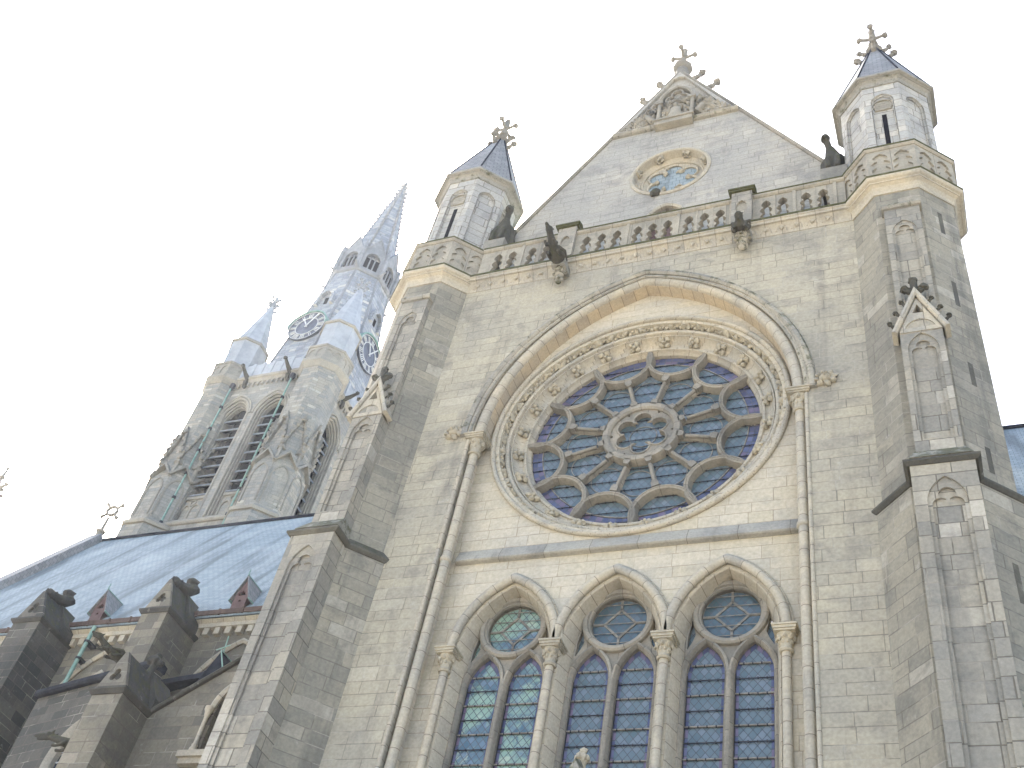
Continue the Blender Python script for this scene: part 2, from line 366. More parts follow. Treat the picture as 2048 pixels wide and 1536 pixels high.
def ico(sub):
    if sub not in ICO:
        bm = bmesh.new(); bmesh.ops.create_icosphere(bm, subdivisions=sub, radius=1); bm.verts.ensure_lookup_table()
        ICO[sub] = ([v.co.copy() for v in bm.verts], [[v.index for v in f.verts] for f in bm.faces]); bm.free()
    return ICO[sub]
def blob(mb, c, r, amp=.25, freq=2., sub=2, seed=0., fr=None):
    vs, fs = ico(sub)
    if not isinstance(r, (list, tuple)): r = (r, r, r)
    out = []
    for v in vs:
        k = 1+amp*noise.noise(v*freq+Vector((seed*3.7, seed*1.3, seed)))
        q = Vector((v.x*r[0]*k, v.y*r[1]*k, v.z*r[2]*k))
        out.append(fr.p(c[0]+q.x, c[1]+q.z, c[2]+q.y) if fr else Vector(c)+q)
    mb.add(out, fs)

def circ(cx, cz, r, n=64, a0=0., a1=2*PI, end=False):
    m = n+1 if end else n
    return [(cx+r*math.cos(a0+(a1-a0)*i/n), cz+r*math.sin(a0+(a1-a0)*i/n)) for i in range(m)]
def parch(cx, zs, s, h, n=16, zb=None):
    """pointed arch path from left springing over to right springing; legs down to zb"""
    Rr = (s*s+h*h)/(2*s); c = Rr-s; amax = math.asin(min(1, h/Rr)) if c >= 0 else PI-math.asin(min(1, h/Rr))
    left = [(cx+c-Rr*math.cos(amax*i/n), zs+Rr*math.sin(amax*i/n)) for i in range(n+1)]
    right = [(2*cx-x, z) for x, z in reversed(left[:-1])]
    p = left+right
    if zb is not None: p = [(cx-s, zb)]+p+[(cx+s, zb)]
    return p
def trefoil(cx, zs, s, zb):
    k = s*.52; p = [(cx-s, zb)]
    p += [(cx-s+k+k*math.cos(t), zs+k*math.sin(t)) for t in [PI-(PI-R(48))*i/7 for i in range(8)]]
    q = s*.56; zc = zs+s*.86
    p += [(cx+q*math.cos(t), zc+q*math.sin(t)) for t in [R(212)-R(244)*i/12 for i in range(13)]]
    p += [(cx+s-k+k*math.cos(t), zs+k*math.sin(t)) for t in [R(132)-R(132)*i/7 for i in range(8)]]
    return p+[(cx+s, zb)]
def foil(cx, cz, n, rc, rl, rot=0., k=9):
    """closed outline of n round lobes with pointed cusps"""
    half = PI/n; x = rc*math.cos(half); d = math.sqrt(max(1e-6, rl*rl-(rc*math.sin(half))**2)); rcu = x-d if x-d > .05 else x+d
    rin = x+d if False else max(x-d, .0)
    # intersection of neighbouring lobes, outer branch keeps lobes joined
    P0 = Vector((math.cos(half), math.sin(half)))*(x+d if rc*math.sin(half) < rl else x)
    v = P0-Vector((rc, 0)); am = math.atan2(v.y, v.x)
    if rc*math.sin(half) >= rl: am = R(115)
    pts = []
    for i in range(n):
        a = rot+2*PI*i/n; ctr = (cx+rc*math.cos(a), cz+rc*math.sin(a))
        pts += [(ctr[0]+rl*math.cos(a+t), ctr[1]+rl*math.sin(a+t)) for t in [-am+2*am*j/k for j in range(k+1)]]
    return pts
def rollprof(o, n, r, seg=8, back=None):
    """round roll; with back: joined to a flat seat"""
    return [(o+r*math.cos(t), n+r*math.sin(t)) for t in [2*PI*i/seg for i in range(seg)]]
# ------------------------------------------------------------------ ground
g = MB(); box(g, -600, 600, -600, 600, -.5, 0); go = mk('ground', g, 'paving'); go['kind'] = 'structure'

AX = -.13                       # axis of the transept front
def crocket(mb, base, outd, upd, s=.3, seed=0.):
    """hooked leaf: a stalk that leaves the edge and curls over, ending in a knob"""
    b = Vector(base); o = Vector(outd).normalized(); u = Vector(upd).normalized()
    pts = [b-o*.2*s, b+o*.25*s+u*.10*s, b+o*.55*s+u*.25*s, b+o*.78*s+u*.5*s, b+o*.86*s+u*.66*s]
    tube(mb, pts, [.30*s, .26*s, .2*s, .18*s, .16*s], 6)
    blob(mb, b+o*.82*s+u*.62*s, (.34*s, .34*s, .24*s), .6, 2.5, 2, seed)
    blob(mb, b+o*.95*s+u*.42*s, .17*s, .6, 2.5, 1, seed+1)
    blob(mb, b+o*.45*s+u*.12*s, .26*s, .5, 2.5, 1, seed+2)
def finial(mb, c, h, dirs=4, s=1., rot=0., low=True):
    """foliated stone cross: stem, collar, arms curling outward, bud"""
    c = Vector(c); z = Vector((0, 0, 1))
    lathe(mb, c, [(.13*s, 0), (.11*s, .25*h), (.22*s, .27*h), (.24*s, .32*h), (.12*s, .35*h), (.10*s, .6*h), (.17*s, .78*h), (.13*s, .86*h), (.17*s, .92*h), (.05*s, h)], 8, .3)
    blob(mb, c+z*h*.95, .17*s, .5, 3, 1, 2)
    for k in range(dirs):
        d = Vector((math.cos(rot+2*PI*k/dirs), math.sin(rot+2*PI*k/dirs), 0)); b = c+z*h*.6
        tube(mb, [b, b+d*.28*s+z*.05*s, b+d*.5*s+z*.16*s, b+d*.6*s+z*.12*s], [.1*s, .085*s, .08*s, .1*s], 6)
        blob(mb, b+d*.58*s+z*.12*s, .15*s, .5, 3, 1, k)
        if low:
            b = c+z*h*.22; tube(mb, [b, b+d*.25*s+z*.1*s, b+d*.36*s+z*.02*s], [.08*s, .07*s, .08*s], 6); blob(mb, b+d*.36*s, .12*s, .5, 3, 1, k+5)
def shaft_cap(mb, x, y, zt, r, h=.7):
    """capital: square abacus, carved bell, necking"""
    lathe(mb, (x, y, zt), [(r*1.25, -h), (r*1.45, -h+.05), (r*1.2, -h+.09), (r*1.1, -h+.12), (r*1.35, -h*.5), (r*1.9, -.2), (r*1.75, -.16)], 12)
    for i, (a, b) in enumerate(((-.17, -.12), (-.12, -.05), (-.05, 0))):
        q = r*(2.0+.22*i); box(mb, x-q, x+q, y-q, y+q, zt+a, zt+b-.002)
    for k in range(8):
        t = 2*PI*k/8; blob(mb, (x+r*1.6*math.cos(t), y+r*1.6*math.sin(t), zt-.27), (r*.5, r*.5, r*.65), .5, 3, 1, k)
        blob(mb, (x+r*1.25*math.cos(t+.4), y+r*1.25*math.sin(t+.4), zt-h*.62), (r*.35, r*.35, r*.5), .5, 3, 1, k+3)

# ------------------------------------------------------------------ transept
T = thing('transept', 'tall pale transept front with big rose window, three pointed windows and steep gable', 'church front')
YW, YP, YG = -.25, .35, .70
# main wall with the great arch cut through it
big = parch(AX, 23.5, 4.78, 6.35, 40, .0)
m = MB(); outer = [(-7.0, 0), (AX-4.78, 0)]+big[1:-1]+[(AX+4.78, 0), (6.9, 0), (6.9, 30.75), (-7.0, 30.75)]
plate(m, FRONT, outer, [], -YW, -.20); mk('main_wall', m, 'wall', T)
# reveal and recessed panel with rose and window openings
W3 = [(-2.80, 'g'), (-.08, 'b'), (2.64, 'b')]
m = MB()
holes = [circ(AX, 23.94, 4.12, 96)]
for cx, _ in W3: holes.append(parch(cx, 16.35, 1.22, 1.93, 16, 6.2))
plate(m, FRONT, [(-5.6, 0), (5.4, 0), (5.4, 31.0), (-5.6, 31.0)], holes, -YP, -YP-.22)
mk('recess_panel', m, 'panel', T)
# great arch: soffit, big roll, hollow and hood mould
path = parch(AX, 23.5, 4.45, 6.05, 40)
m = MB(); sweep(m, FRONT, path, [(0, -YP-.03), (0, .06), (.10, .10), (.36, .10), (.36, -YP-.03)]); am = mk('arch_order', m, 'soffit', T, 30)
m = MB(); sweep(m, FRONT, path, rollprof(.17, .08, .165, 10)); sweep(m, FRONT, path, rollprof(.40, .225, .085, 8)); mk('arch_roll', m, 'mould', T, 45)
m = MB(); pathh = parch(AX, 23.45, 5.0, 6.5, 40)
sweep(m, FRONT, pathh, [(-.10, .24), (-.10, .33), (-.03, .39), (.06, .37), (.12, .27), (.12, .24)]); sweep(m, FRONT, pathh, rollprof(-.17, .27, .05, 6)); mk('hood_mould', m, 'mossm', T, 40)
for sx in (-1, 1):
    x = AX+sx*4.62; sh = MB(); tube(sh, [(x, -.06, 0), (x, -.06, 11.4), (x, -.06, 22.9)], .125, 14)
    for zz in (19.0,): lathe(sh, (x, -.06, zz), [(.125, -.09), (.165, -.05), (.165, .03), (.125, .07)], 14)
    so_ = mk('shaft', sh, 'mould', T, 50)
    jb = MB(); tube(jb, [(x+sx*.2, -.24, 0), (x+sx*.2, -.24, 23.3)], .055, 8); mk('side_roll', jb, 'mould', so_, 50)
    c = MB(); shaft_cap(c, x, -.06, 23.5, .135); mk('capital', c, 'carve', so_, 40)
    j = MB(); x0, x1 = sorted((x+sx*.03, x+sx*.17)); box(j, x0, x1, .02, .36, 0, 22.75); mk('jamb', j, 'panel', so_)
# carved bosses at the hood ends
for x, z in ((5.2, 23.72), (-5.45, 23.66)):
    b = MB(); fr = FR((x, -.26, z), (0, -1, 0))
    blob(b, (0, 0, .07), (.15, .13, .17), .3, 3, 2, 3, fr)
    for k in range(8):
        t = 2*PI*k/8+.2; blob(b, (.23*math.cos(t), .21*math.sin(t), .05), (.1, .09, .1), .6, 4, 1, k, fr)
    for s in (-.055, .055): blob(b, (s, .04, .22), (.03, .03, .02), .2, 3, 1, 1, fr)
    blob(b, (0, -.02, .25), (.03, .05, .05), .2, 3, 1, 1, fr)
    mk('carved_boss', b, 'carve', T, 50)
# string course under the rose
m = MB(); sweep(m, FRONT, [(-4.62, 19.1), (4.36, 19.1)], [(0, -YP-.02), (.02, -YP+.13), (.05, -YP+.17), (.10, -YP+.16), (.46, -YP+.01), (.46, -YP-.02)]); mk('string_course', m, 'string', T, 25)

# ---- rose window
C = (AX, 23.94)
def ringlathe(mb, prof, n=120, closed=False):
    """profile [(r, y)] turned about the rose axis; y is depth into the wall"""
    o = len(mb.v); k = len(prof); s = 0
    for (r, y) in prof:
        for i in range(n):
            t = 2*PI*i/n; mb.v.append((C[0]+r*math.cos(t), y, C[1]+r*math.sin(t)))
    for j in range(k if closed else k-1):
        j2 = (j+1) % k
        for i in range(n):
            i2 = (i+1) % n; L = 2*PI*prof[j][0]/n
            mb.face([o+j*n+i, o+j*n+i2, o+j2*n+i2, o+j2*n+i], [(i*L+.001, j), (i*L+L+.001, j), (i*L+L+.001, j+1), (i*L+.001, j+1)])
def arcp(a0, a1, n, r, c): return [(c[0]+r*math.cos(a0+(a1-a0)*i/n), c[1]+r*math.sin(a0+(a1-a0)*i/n)) for i in range(n+1)]
m = MB()
prof = [(4.13, .60), (4.36, .36)]+arcp(R(20), R(-200), 8, .075, (4.30, .30))+[(4.225, .42), (4.19, .55), (4.12, .63), (4.06, .64), (4.03, .58)]+arcp(R(60), R(-140), 7, .075, (3.955, .60))+[(3.87, .67), (3.85, .62), (3.82, .62)]+[(3.84-.24*math.sin(t)*.55-.27*(1-math.cos(t)), .62+.30*math.sin(t)) for t in [R(15*i) for i in range(0, 7)]][0:0]
prof += [(3.81, .68), (3.76, .78), (3.69, .86), (3.60, .905), (3.56, .90), (3.54, .86), (3.47, .86), (3.45, .92), (3.44, .96), (3.37, 1.03), (3.36, 1.3), (4.13, 1.3)]
ringlathe(m, prof, 144, True)
RW = mk('rose_window', m, 'mould', T, 35); RW['label'] = 'round rose window with twelve scalloped arches and spokes'
# foliage band
m = MB(); q_ = random.Random(5)
for i in range(54):
    t0 = 2*PI*i/54
    for dt, dr, sz, e in ((0, .0, .105, .01), (.022, .06, .075, .03), (-.022, .06, .075, .03), (.03, -.05, .07, .01), (-.03, -.05, .07, .01), (.058, .0, .06, .0), (.0, .085, .045, .03), (.0, -.085, .045, .0)):
        t = t0+dt+q_.uniform(-.004, .004); r = 4.115+dr+q_.uniform(-.015, .015); y = .50-(r-4.115)*.75-e
        blob(m, (C[0]+r*math.cos(t), y, C[1]+r*math.sin(t)), (sz*1.1, sz*1.2, sz*1.1), .85, 3., 1, i+dt*100)
    pts = [(C[0]+(4.115+.07*math.sin(PI*2*k/6+i))*math.cos(t0+.116*k/6), .53, C[1]+(4.115+.07*math.sin(PI*2*k/6+i))*math.sin(t0+.116*k/6)) for k in range(7)]
    tube(m, pts, .025, 5)
mk('foliage_band', m, 'carve', RW, 60)
def radial(t):    # frame at angle t: U outward in the wall plane
    return Vector((math.cos(t), 0, math.sin(t))), Vector((-math.sin(t), 0, math.cos(t))), Vector((0, -1, 0))
base = None
for k in range(24):
    t = 2*PI*(k+.5)/24; d, e, nn = radial(t); c = Vector((C[0], .80, C[1]))+d*3.70
    b = MB(); ax = (nn*.75-d*.65).normalized()
    for i in range(4):
        a = PI/4+i*PI/2; q = c+(e*math.cos(a)+d.lerp(nn, .45).normalized()*math.sin(a))*.125+ax*.05; blob(b, q, .088, .55, 3.5, 2, k*4+i)
    blob(b, c+ax*.12, .065, .4, 4, 1, k)
    mk('fleuron', b, 'carve', RW, 50)
# tracery: arches, spokes, hub
rim, RC, RA = 3.37, 3.27, .885
hw = .115
aprof = [(-.095, -1.28), (-.095, -1.06), (-.075, -.96), (-.06, -.89), (-.02, -.875), (.0, -.90), (.02, -.875), (.06, -.89), (.075, -.96), (.095, -1.06), (.095, -1.28)]
for k in range(12):
    t = 2*PI*(k+.5)/12+R(0); cc = (C[0]+RC*math.cos(t), C[1]+RC*math.sin(t))
    pts = []
    for i in range(25):
        a = t+PI+R(-97+194*i/24); pts.append((cc[0]+RA*math.cos(a), cc[1]+RA*math.sin(a)))
    a = MB(); sweep(a, FRONT, pts[::-1], aprof); mk('petal_arch', a, 'trac', RW, 35)
    d = Vector((math.cos(t), math.sin(t)))
    s = MB(); dd = Vector((d.x, 0, d.y)); p0 = Vector((C[0], 0, C[1])); e = Vector((-d.y, 0, d.x))
    path = [(C[0]+d.x*1.08, C[1]+d.y*1.08), (C[0]+d.x*2.36, C[1]+d.y*2.36)]
    sweep(s, FRONT, path, [(-.065, -1.27), (-.065, -1.08), (-.03, -1.03), (.03, -1.03), (.065, -1.08), (.065, -1.27)])
    y = Vector((0, .97, 0)); tube(s, [p0+dd*1.35+y, p0+dd*2.08+y], .055, 10)
    for ra, rb, wd in ((1.10, 1.24, .10), (1.24, 1.30, .075), (2.08, 2.14, .075), (2.14, 2.30, .105)):
        path = [(C[0]+d.x*ra, C[1]+d.y*ra), (C[0]+d.x*rb, C[1]+d.y*rb)]; sweep(s, FRONT, path, [(-wd, -1.03), (-wd, -.87), (wd, -.87), (wd, -1.03)])
    mk('spoke', s, 'trac', RW, 35)
    tm = 2*PI*k/12; q = (C[0]+1.83*math.cos(tm), C[1]+1.83*math.sin(tm)); lr = MB()
    sweep(lr, FRONT, circ(q[0], q[1], .46, 28)[::-1], [(-.010, -1.14), (-.010, -1.125), (.010, -1.125), (.010, -1.14)], True); mk('medallion_lead', lr, 'cames', RW)
m = MB(); f6 = foil(C[0], C[1], 6, .535, .272, R(90))
plate(m, FRONT, circ(C[0], C[1], 1.05, 60), [f6]+[circ(C[0]+.90*math.cos(R(60*k+60)), C[1]+.90*math.sin(R(60*k+60)), .042, 10) for k in range(6)], -.98, -1.22)
sweep(m, FRONT, circ(C[0], C[1], 1.06, 60)[::-1], [(-.12, -1.25), (-.12, -.92), (-.06, -.87), (.08, -.87), (.11, -.93), (.11, -1.25)], True)
sweep(m, FRONT, f6[::-1], [(-.005, -1.0), (-.01, -.955), (.03, -.945), (.05, -.985), (.05, -1.0)], True)
mk('hub', m, 'trac', RW, 35)
m = MB(); plate(m, FRONT, circ(C[0], C[1], 3.42, 72), [], -1.155, -1.155, back=False, uvo=C); mk('glass', m, 'glass', RW)
m = MB()
for i in range(144):
    a0, a1 = 2*PI*i/144, 2*PI*(i+1)/144; r0_, r1_ = 3.05, 3.37; o = len(m.v)
    for r, a in ((r0_, a0), (r1_, a0), (r1_, a1), (r0_, a1)): m.v.append((C[0]+r*math.cos(a), 1.148, C[1]+r*math.sin(a)))
    m.face([o, o+1, o+2, o+3], [(i*.147, 0.0), (i*.147, .32), (i*.147+.147, .32), (i*.147+.147, 0.0)])
mk('border_glass', m, 'border', RW)
m = MB(); sweep(m, FRONT, circ(C[0], C[1], 3.04, 90)[::-1], [(-.015, -1.15), (-.015, -1.12), (.015, -1.12), (.015, -1.15)], True)
sweep(m, FRONT, circ(C[0], C[1], .40, 40)[::-1], [(-.009, -1.15), (-.009, -1.13), (.009, -1.13), (.009, -1.15)], True); mk('lead_circle', m, 'cames', RW)
m = MB()
z = C[1]-3.2
while z < C[1]+3.3:
    hx = math.sqrt(max(0, 3.36**2-(z-C[1])**2))
    if hx > .3: box(m, C[0]-hx, C[0]+hx, 1.115, 1.13, z-.010, z+.010)
    x = C[0]-hx
    while x < C[0]+hx: box(m, x-.016, x+.016, 1.105, 1.135, z-.02, z+.02); x += .21
    z += .385
mk('saddle_bars', m, 'iron', RW)

# ---- three pointed windows
for wi, (cx, kind) in enumerate(W3):
    zs, s, h = 16.35, 1.22, 1.93
    m = MB(); outer = parch(cx, zs, s, h, 18)
    # splayed order running down to the sill
    rings = [(1.25, 1.96, .40), (1.22, 1.93, .33), (1.19, 1.90, .36), (1.06, 1.86, .80), (1.06, 1.86, 1.02), (1.25, 1.96, 1.02)]
    rp = [parch(cx, zs, a_, b_, 18, 6.2) for a_, b_, _ in rings]; nn_ = len(rp[0]); o = len(m.v); ss = 0.
    for pp_, (_, _, yy) in zip(rp, rings): m.v += [(x, yy, z) for x, z in pp_]
    for i in range(nn_-1):
        d = math.dist(rp[1][i], rp[1][i+1])
        for j in range(6):
            j2 = (j+1) % 6; m.face([o+j*nn_+i, o+j*nn_+i+1, o+j2*nn_+i+1, o+j2*nn_+i], [(ss+.001, j), (ss+d+.001, j), (ss+d+.001, j+1), (ss+.001, j+1)])
        ss += d
    wv = mk('pointed_window', m, 'reveal', T, 30)
    wv['label'] = ['left pointed window with greenish quarry glass', 'middle pointed window behind the porch finial', 'right pointed window with blue quarry glass'][wi]
    m = MB(); sweep(m, FRONT, parch(cx, zs, 1.37, 2.12, 20), rollprof(0, -.27, .115, 10)); sweep(m, FRONT, parch(cx, zs, 1.37, 2.12, 20), [(.085, -YP-.02), (.085, -.31), (.14, -.28), (.17, -.31), (.17, -YP-.02)]); mk('arch_roll', m, 'mould', wv, 45)
    # tracery plate
    zc = 17.28; si = 1.03
    ou = parch(cx, zs, si+.05, 1.88, 18, 6.2)
    L = []
    for sx in (-1, 1): L.append(parch(cx+sx*.545, 15.66, .44, .82, 10, 6.4))
    rd = circ(cx, zc, .69, 48)
    sp = []
    for sx in (-1, 1):
        tri = [(cx+sx*.92, 16.42), (cx+sx*.80, 16.95), (cx+sx*.74, 16.78), (cx+sx*.70, 16.62)]
        tri = [(cx+sx*1.0, 16.34), (cx+sx*.985, 16.75), (cx+sx*.90, 17.14), (cx+sx*.86, 16.95), (cx+sx*.81, 16.74), (cx+sx*.88, 16.55)]
        sp.append(tri)
    m = MB(); plate(m, FRONT, ou, L+[rd]+sp, -.80, -1.0)
    for sx in (-1, 1): sweep(m, FRONT, parch(cx+sx*.545, 15.66, .44, .82, 12, 6.4), [(.0, -.82), (.015, -.76), (.055, -.70), (.11, -.72), (.125, -.82)])
    sweep(m, FRONT, circ(cx, zc, .69, 48)[::-1], [(.0, -.9), (.0, -.80), (.03, -.74), (.06, -.735), (.08, -.68), (.16, -.66), (.21, -.70), (.215, -.82)], True)
    tube(m, [(cx, .74, 6.2), (cx, .74, 15.7)], .06, 8)
    mk('tracery', m, 'trac', wv, 35)
    m = MB(); plate(m, FRONT, parch(cx, zs, si, 1.84, 14, 6.2), [], -.93, -.93, back=False, uvo=(cx, 6.2)); mk('glass', m, 'glassg' if kind == 'g' else 'glass', wv)
    m = MB(); plate(m, FRONT, circ(cx, zc, .70, 40), [], -.922, -.922, back=False, uvo=(cx, zc)); 
    if kind != 'g': mk('roundel_glass', m, 'oglass', wv)
    for sx in (-1, 1):
        b = MB(); c = cx+sx*.545; o_ = parch(c, 15.66, .445, .83, 10, 6.4); i_ = parch(c, 15.66, .35, .68, 10, 6.4); ss = 0
        for i in range(len(o_)-1):
            d = math.dist(o_[i], o_[i+1]); o = len(b.v)
            for q in (o_[i], o_[i+1], i_[i+1], i_[i]): b.v.append((q[0], .922, q[1]))
            b.face([o, o+1, o+2, o+3], [(ss, 0.02), (ss+d, .02), (ss+d, .14), (ss, .14)]); ss += d
        mk('border_glass', b, 'border', wv)
    m = MB(); m2 = MB()
    for sx in (-1, 1):
        z = 6.72; i = 0; c = cx+sx*.545
        while z < 16.3:
            hx = .43 if z < 15.7 else .43*max(.2, 1-((z-15.66)/.85)**1.6)
            if i % 2 == 0: box(m2, c-hx, c+hx, .88, .915, z-.016, z+.016)
            else: box(m, c-hx, c+hx, .885, .905, z-.010, z+.010)
            x = c-hx+.1
            while x < c+hx: box(m, x-.015, x+.015, .875, .91, z-.022, z+.022); x += .2
            z += .385; i += 1
    for sx in (-1, 1):
        for e in (-1, 1): box(m, cx+sx*.545+e*.425-.008, cx+sx*.545+e*.425+.008, .886, .912, 6.4, 15.7); box(m2, cx+sx*.545+e*.43-.008, cx+sx*.545+e*.43+.008, .89, .912, 6.4, 15.7)
    for q_ in (m, m2): box(q_, cx-.98, cx+.98, .89, .91, 6.41, 6.44)
    mk('saddle_bars', m, 'iron', wv); mk('glazing_bars', m2, 'cames', wv)
    m = MB(); q = .40
    dm = [(cx, zc+q), (cx+q, zc), (cx, zc-q), (cx-q, zc)]
    sweep(m, FRONT, dm, [(-.028, -.92), (-.028, -.895), (.028, -.895), (.028, -.92)], True)
    for dx, dz in ((0, 1), (1, 0), (0, -1), (-1, 0)): sweep(m, FRONT, [(cx+dx*q, zc+dz*q), (cx+dx*.7, zc+dz*.7)], [(-.03, -.92), (-.03, -.895), (.03, -.895), (.03, -.92)])
    z = zc-.55
    while z < zc+.6:
        hx = math.sqrt(max(.01, .69**2-(z-zc)**2)); box(m, cx-hx, cx+hx, .88, .893, z-.010, z+.010); z += .275
    mk('roundel_lead', m, 'cames', wv)
for x in (-4.17, -1.45, 1.27, 3.99):
    s_ = MB(); tube(s_, [(x, .27, 0), (x, .27, 15.75)], .105, 12); sh = mk('window_shaft', s_, 'mould', T, 50)
    c = MB(); shaft_cap(c, x, .27, 16.35, .115, .62); mk('capital', c, 'carve', sh, 40)

# ---- cornice, parapet
m = MB(); x0, x1 = -6.75, 6.5
sweep(m, FRONT, [(x0, 30.72), (x1, 30.72)], [(0, .20), (0, .27), (.12, .29), (.26, .36), (.36, .45), (.36, .52), (.44, .54), (.46, .58), (.58, .57), (.66, .48), (.66, .20)])
x = -6.2
i = 0
while x < 6.0:
    blob(m, (x, -.37, 30.93), (.085, .06, .085), .5, 4, 1, i); tube(m, [(x-.17, -.28, 30.84), (x-.14, -.34, 30.99), (x, -.43, 31.08), (x+.14, -.34, 30.99), (x+.17, -.28, 30.84)], .03, 5, True); x += .47; i += 1
mk('cornice', m, 'mould', T, 30)
m = MB(); sweep(m, FRONT, [(x0+.2, 31.24), (x1-.2, 31.24)], [(0, .40), (-.01, .595), (.05, .60), (.09, .585), (.17, .47), (.15, .40)]); mk('moss_edge', m, 'mossd', T, 20)
m = MB(); holes = []
def light(c, zb):
    h = [(.185, 0), (.185, .20), (.10, .33), (.175, .40), (.20, .52), (.15, .62), (.075, .68), (.14, .74), (.155, .86), (.10, .98), (0, 1.08)]
    h = [(a, b*.98) for a, b in h]
    return [(c-a, zb+b) for a, b in h[:-1]][::1]+[(c, zb+h[-1][1])]+[(c+a, zb+b) for a, b in reversed(h[:-1])]
groups = [(-5.98, -4.78, 2), (-4.70, -3.50, 2), (-2.72, -.98, 3), (-.90, .76, 3), (.84, 2.52, 3), (3.36, 4.54, 2), (4.62, 5.80, 2)]
for a, b, k in groups:
    for i in range(k): holes.append(light(a+.06+(b-a-.12)*(i+.5)/k, 31.47))
plate(m, FRONT, [(-6.3, 31.36), (6.15, 31.36), (6.15, 32.74), (-6.3, 32.74)], holes, .43, .16)
for a, b, k in groups:
    fbox(m, FRONT, b-.01, b+.09, 31.38, 32.73, .42, .47)
    for i in range(1, k): e = a+.06+(b-a-.12)*i/k; fbox(m, FRONT, e-.03, e+.03, 31.38, 32.73, .42, .45)
PA = mk('parapet', m, 'para', T)
m = MB(); sweep(m, FRONT, [(-6.3, 32.73), (6.15, 32.73)], [(0, .24), (0, .46), (.05, .52), (.14, .52), (.24, .40), (.26, .35), (.24, .24)]); mk('coping', m, 'para', PA, 20)
m = MB(); sweep(m, FRONT, [(-6.28, 32.86), (6.13, 32.86)], [(0, .30), (0, .535), (.03, .545), (.07, .53), (.16, .42), (.15, .30)]); mk('moss_edge', m, 'mossd', PA, 20)
for x in (-3.11, 2.93):
    b = MB(); fbox(b, FRONT, x-.33, x+.33, 31.37, 33.05, .22, .52)
    hol = parch(x, 32.25, .17, .32, 8, 31.7); plate(b, FRONT, [(x-.33, 31.37), (x+.33, 31.37), (x+.33, 33.05), (x-.33, 33.05)], [hol], .60, .525)
    pr_ = mk('pier', b, 'pil', PA)
    c = MB(); fbox(c, FRONT, x-.41, x+.41, 33.06, 33.14, .2, .67); sweep(c, FRONT, [(x-.44, 33.14), (x+.44, 33.14)], [(0, .18), (0, .70), (.07, .70), (.2, .44), (.07, .18)]); mk('pier_cap', c, 'mossd', pr_)
# lead gutter behind the parapet
m = MB(); m.add([(-6, -.2, 31.45), (6, -.2, 31.45), (6, YG+.1, 31.95), (-6, YG+.1, 31.95), (-6, -.2, 30.9), (6, -.2, 30.9), (6, YG+.1, 30.9), (-6, YG+.1, 30.9)], [(0, 1, 2, 3), (4, 7, 6, 5), (0, 4, 5, 1), (2, 6, 7, 3), (1, 5, 6, 2), (0, 3, 7, 4)]); mk('lead_gutter', m, 'lead2', T)

# ---- gable
ga, gz, gs = -.15, 45.55, 1.725     # apex x, apex z, slope
def gx(z, sx): return ga+sx*(gz-z)/gs
m = MB(); ocC = (-.12, 37.62)
d_arch = parch(-.08, 34.3, .66, .85, 12, 31.0)
plate(m, FRONT, [(gx(30.9, -1), 30.9), (gx(30.9, 1), 30.9), (ga, gz)], [circ(ocC[0], ocC[1], 1.46, 60), d_arch], -YG, -YG-.45)
GW = mk('gable_wall', m, 'gable', T)
m = MB(); plate(m, FRONT, d_arch, [], -YG-.35, -YG-.44); mk('gable_door', m, 'wood', T)
m = MB(); sweep(m, FRONT, parch(-.08, 34.3, .72, .92, 14), [(-.08, -YG-.02), (-.08, -YG+.1), (.0, -YG+.15), (.12, -YG+.06), (.12, -YG-.02)]); mk('door_hood', m, 'mould', T, 40)
# coping along both slopes
m = MB(); path = [(gx(33.6, -1), 33.6), (ga, gz), (gx(33.6, 1), 33.6)]
sweep(m, FRONT, path, [(-.03, -YG-.55), (-.03, -YG+.06), (.02, -YG+.10), (.08, -YG+.10), (.14, -YG-.12), (.08, -YG-.55)]); CPG = mk('gable_coping', m, 'trac', T)
# upper triangle with string and relief
zt = 41.15
m = MB(); plate(m, FRONT, [(gx(zt, -1)+.12, zt), (gx(zt, 1)-.12, zt), (ga, gz-.2)], [[(gx(zt, -1)+.40, zt+.08), (gx(zt, 1)-.40, zt+.08), (ga+.28, gz-.75), (ga, gz-.6), (ga-.28, gz-.75)]], -YG+.15, -YG+.02); mk('gable_head', m, 'gable', T)
m = MB(); sweep(m, FRONT, [(gx(zt, -1), zt), (gx(zt, 1), zt)], [(-.10, -YG-.02), (-.10, -YG+.12), (-.03, -YG+.2), (.03, -YG+.2), (.16, -YG-.02)])
mk('gable_string', m, 'mossm', T, 25)
m = MB(); fr = FR((-.14, YG-.02, 41.2), (0, -1, 0))
fbox(m, fr, -.78, .76, -.33, -.08, 0, .30); fbox(m, fr, -.84, .82, -.06, .05, 0, .36)
for sx in (-1, 1):
    tube(m, [fr.p(sx*.68, .05, .17), fr.p(sx*.68, 1.42, .17)], .09, 8); fbox(m, fr, sx*.68-.15, sx*.68+.15, 1.42, 1.6, .03, .3); fbox(m, fr, sx*.68-.13, sx*.68+.13, .05, .15, .03, .28)
sweep(m, fr, parch(0, 1.62, .62, 1.05, 10), [(0, 0), (0, .2), (.06, .24), (.12, .2), (.12, 0)])
sweep(m, fr, foil(0, 2.0, 3, .26, .24, R(90))[::-1], [(-.03, 0), (-.03, .14), (.04, .14), (.04, 0)], True)
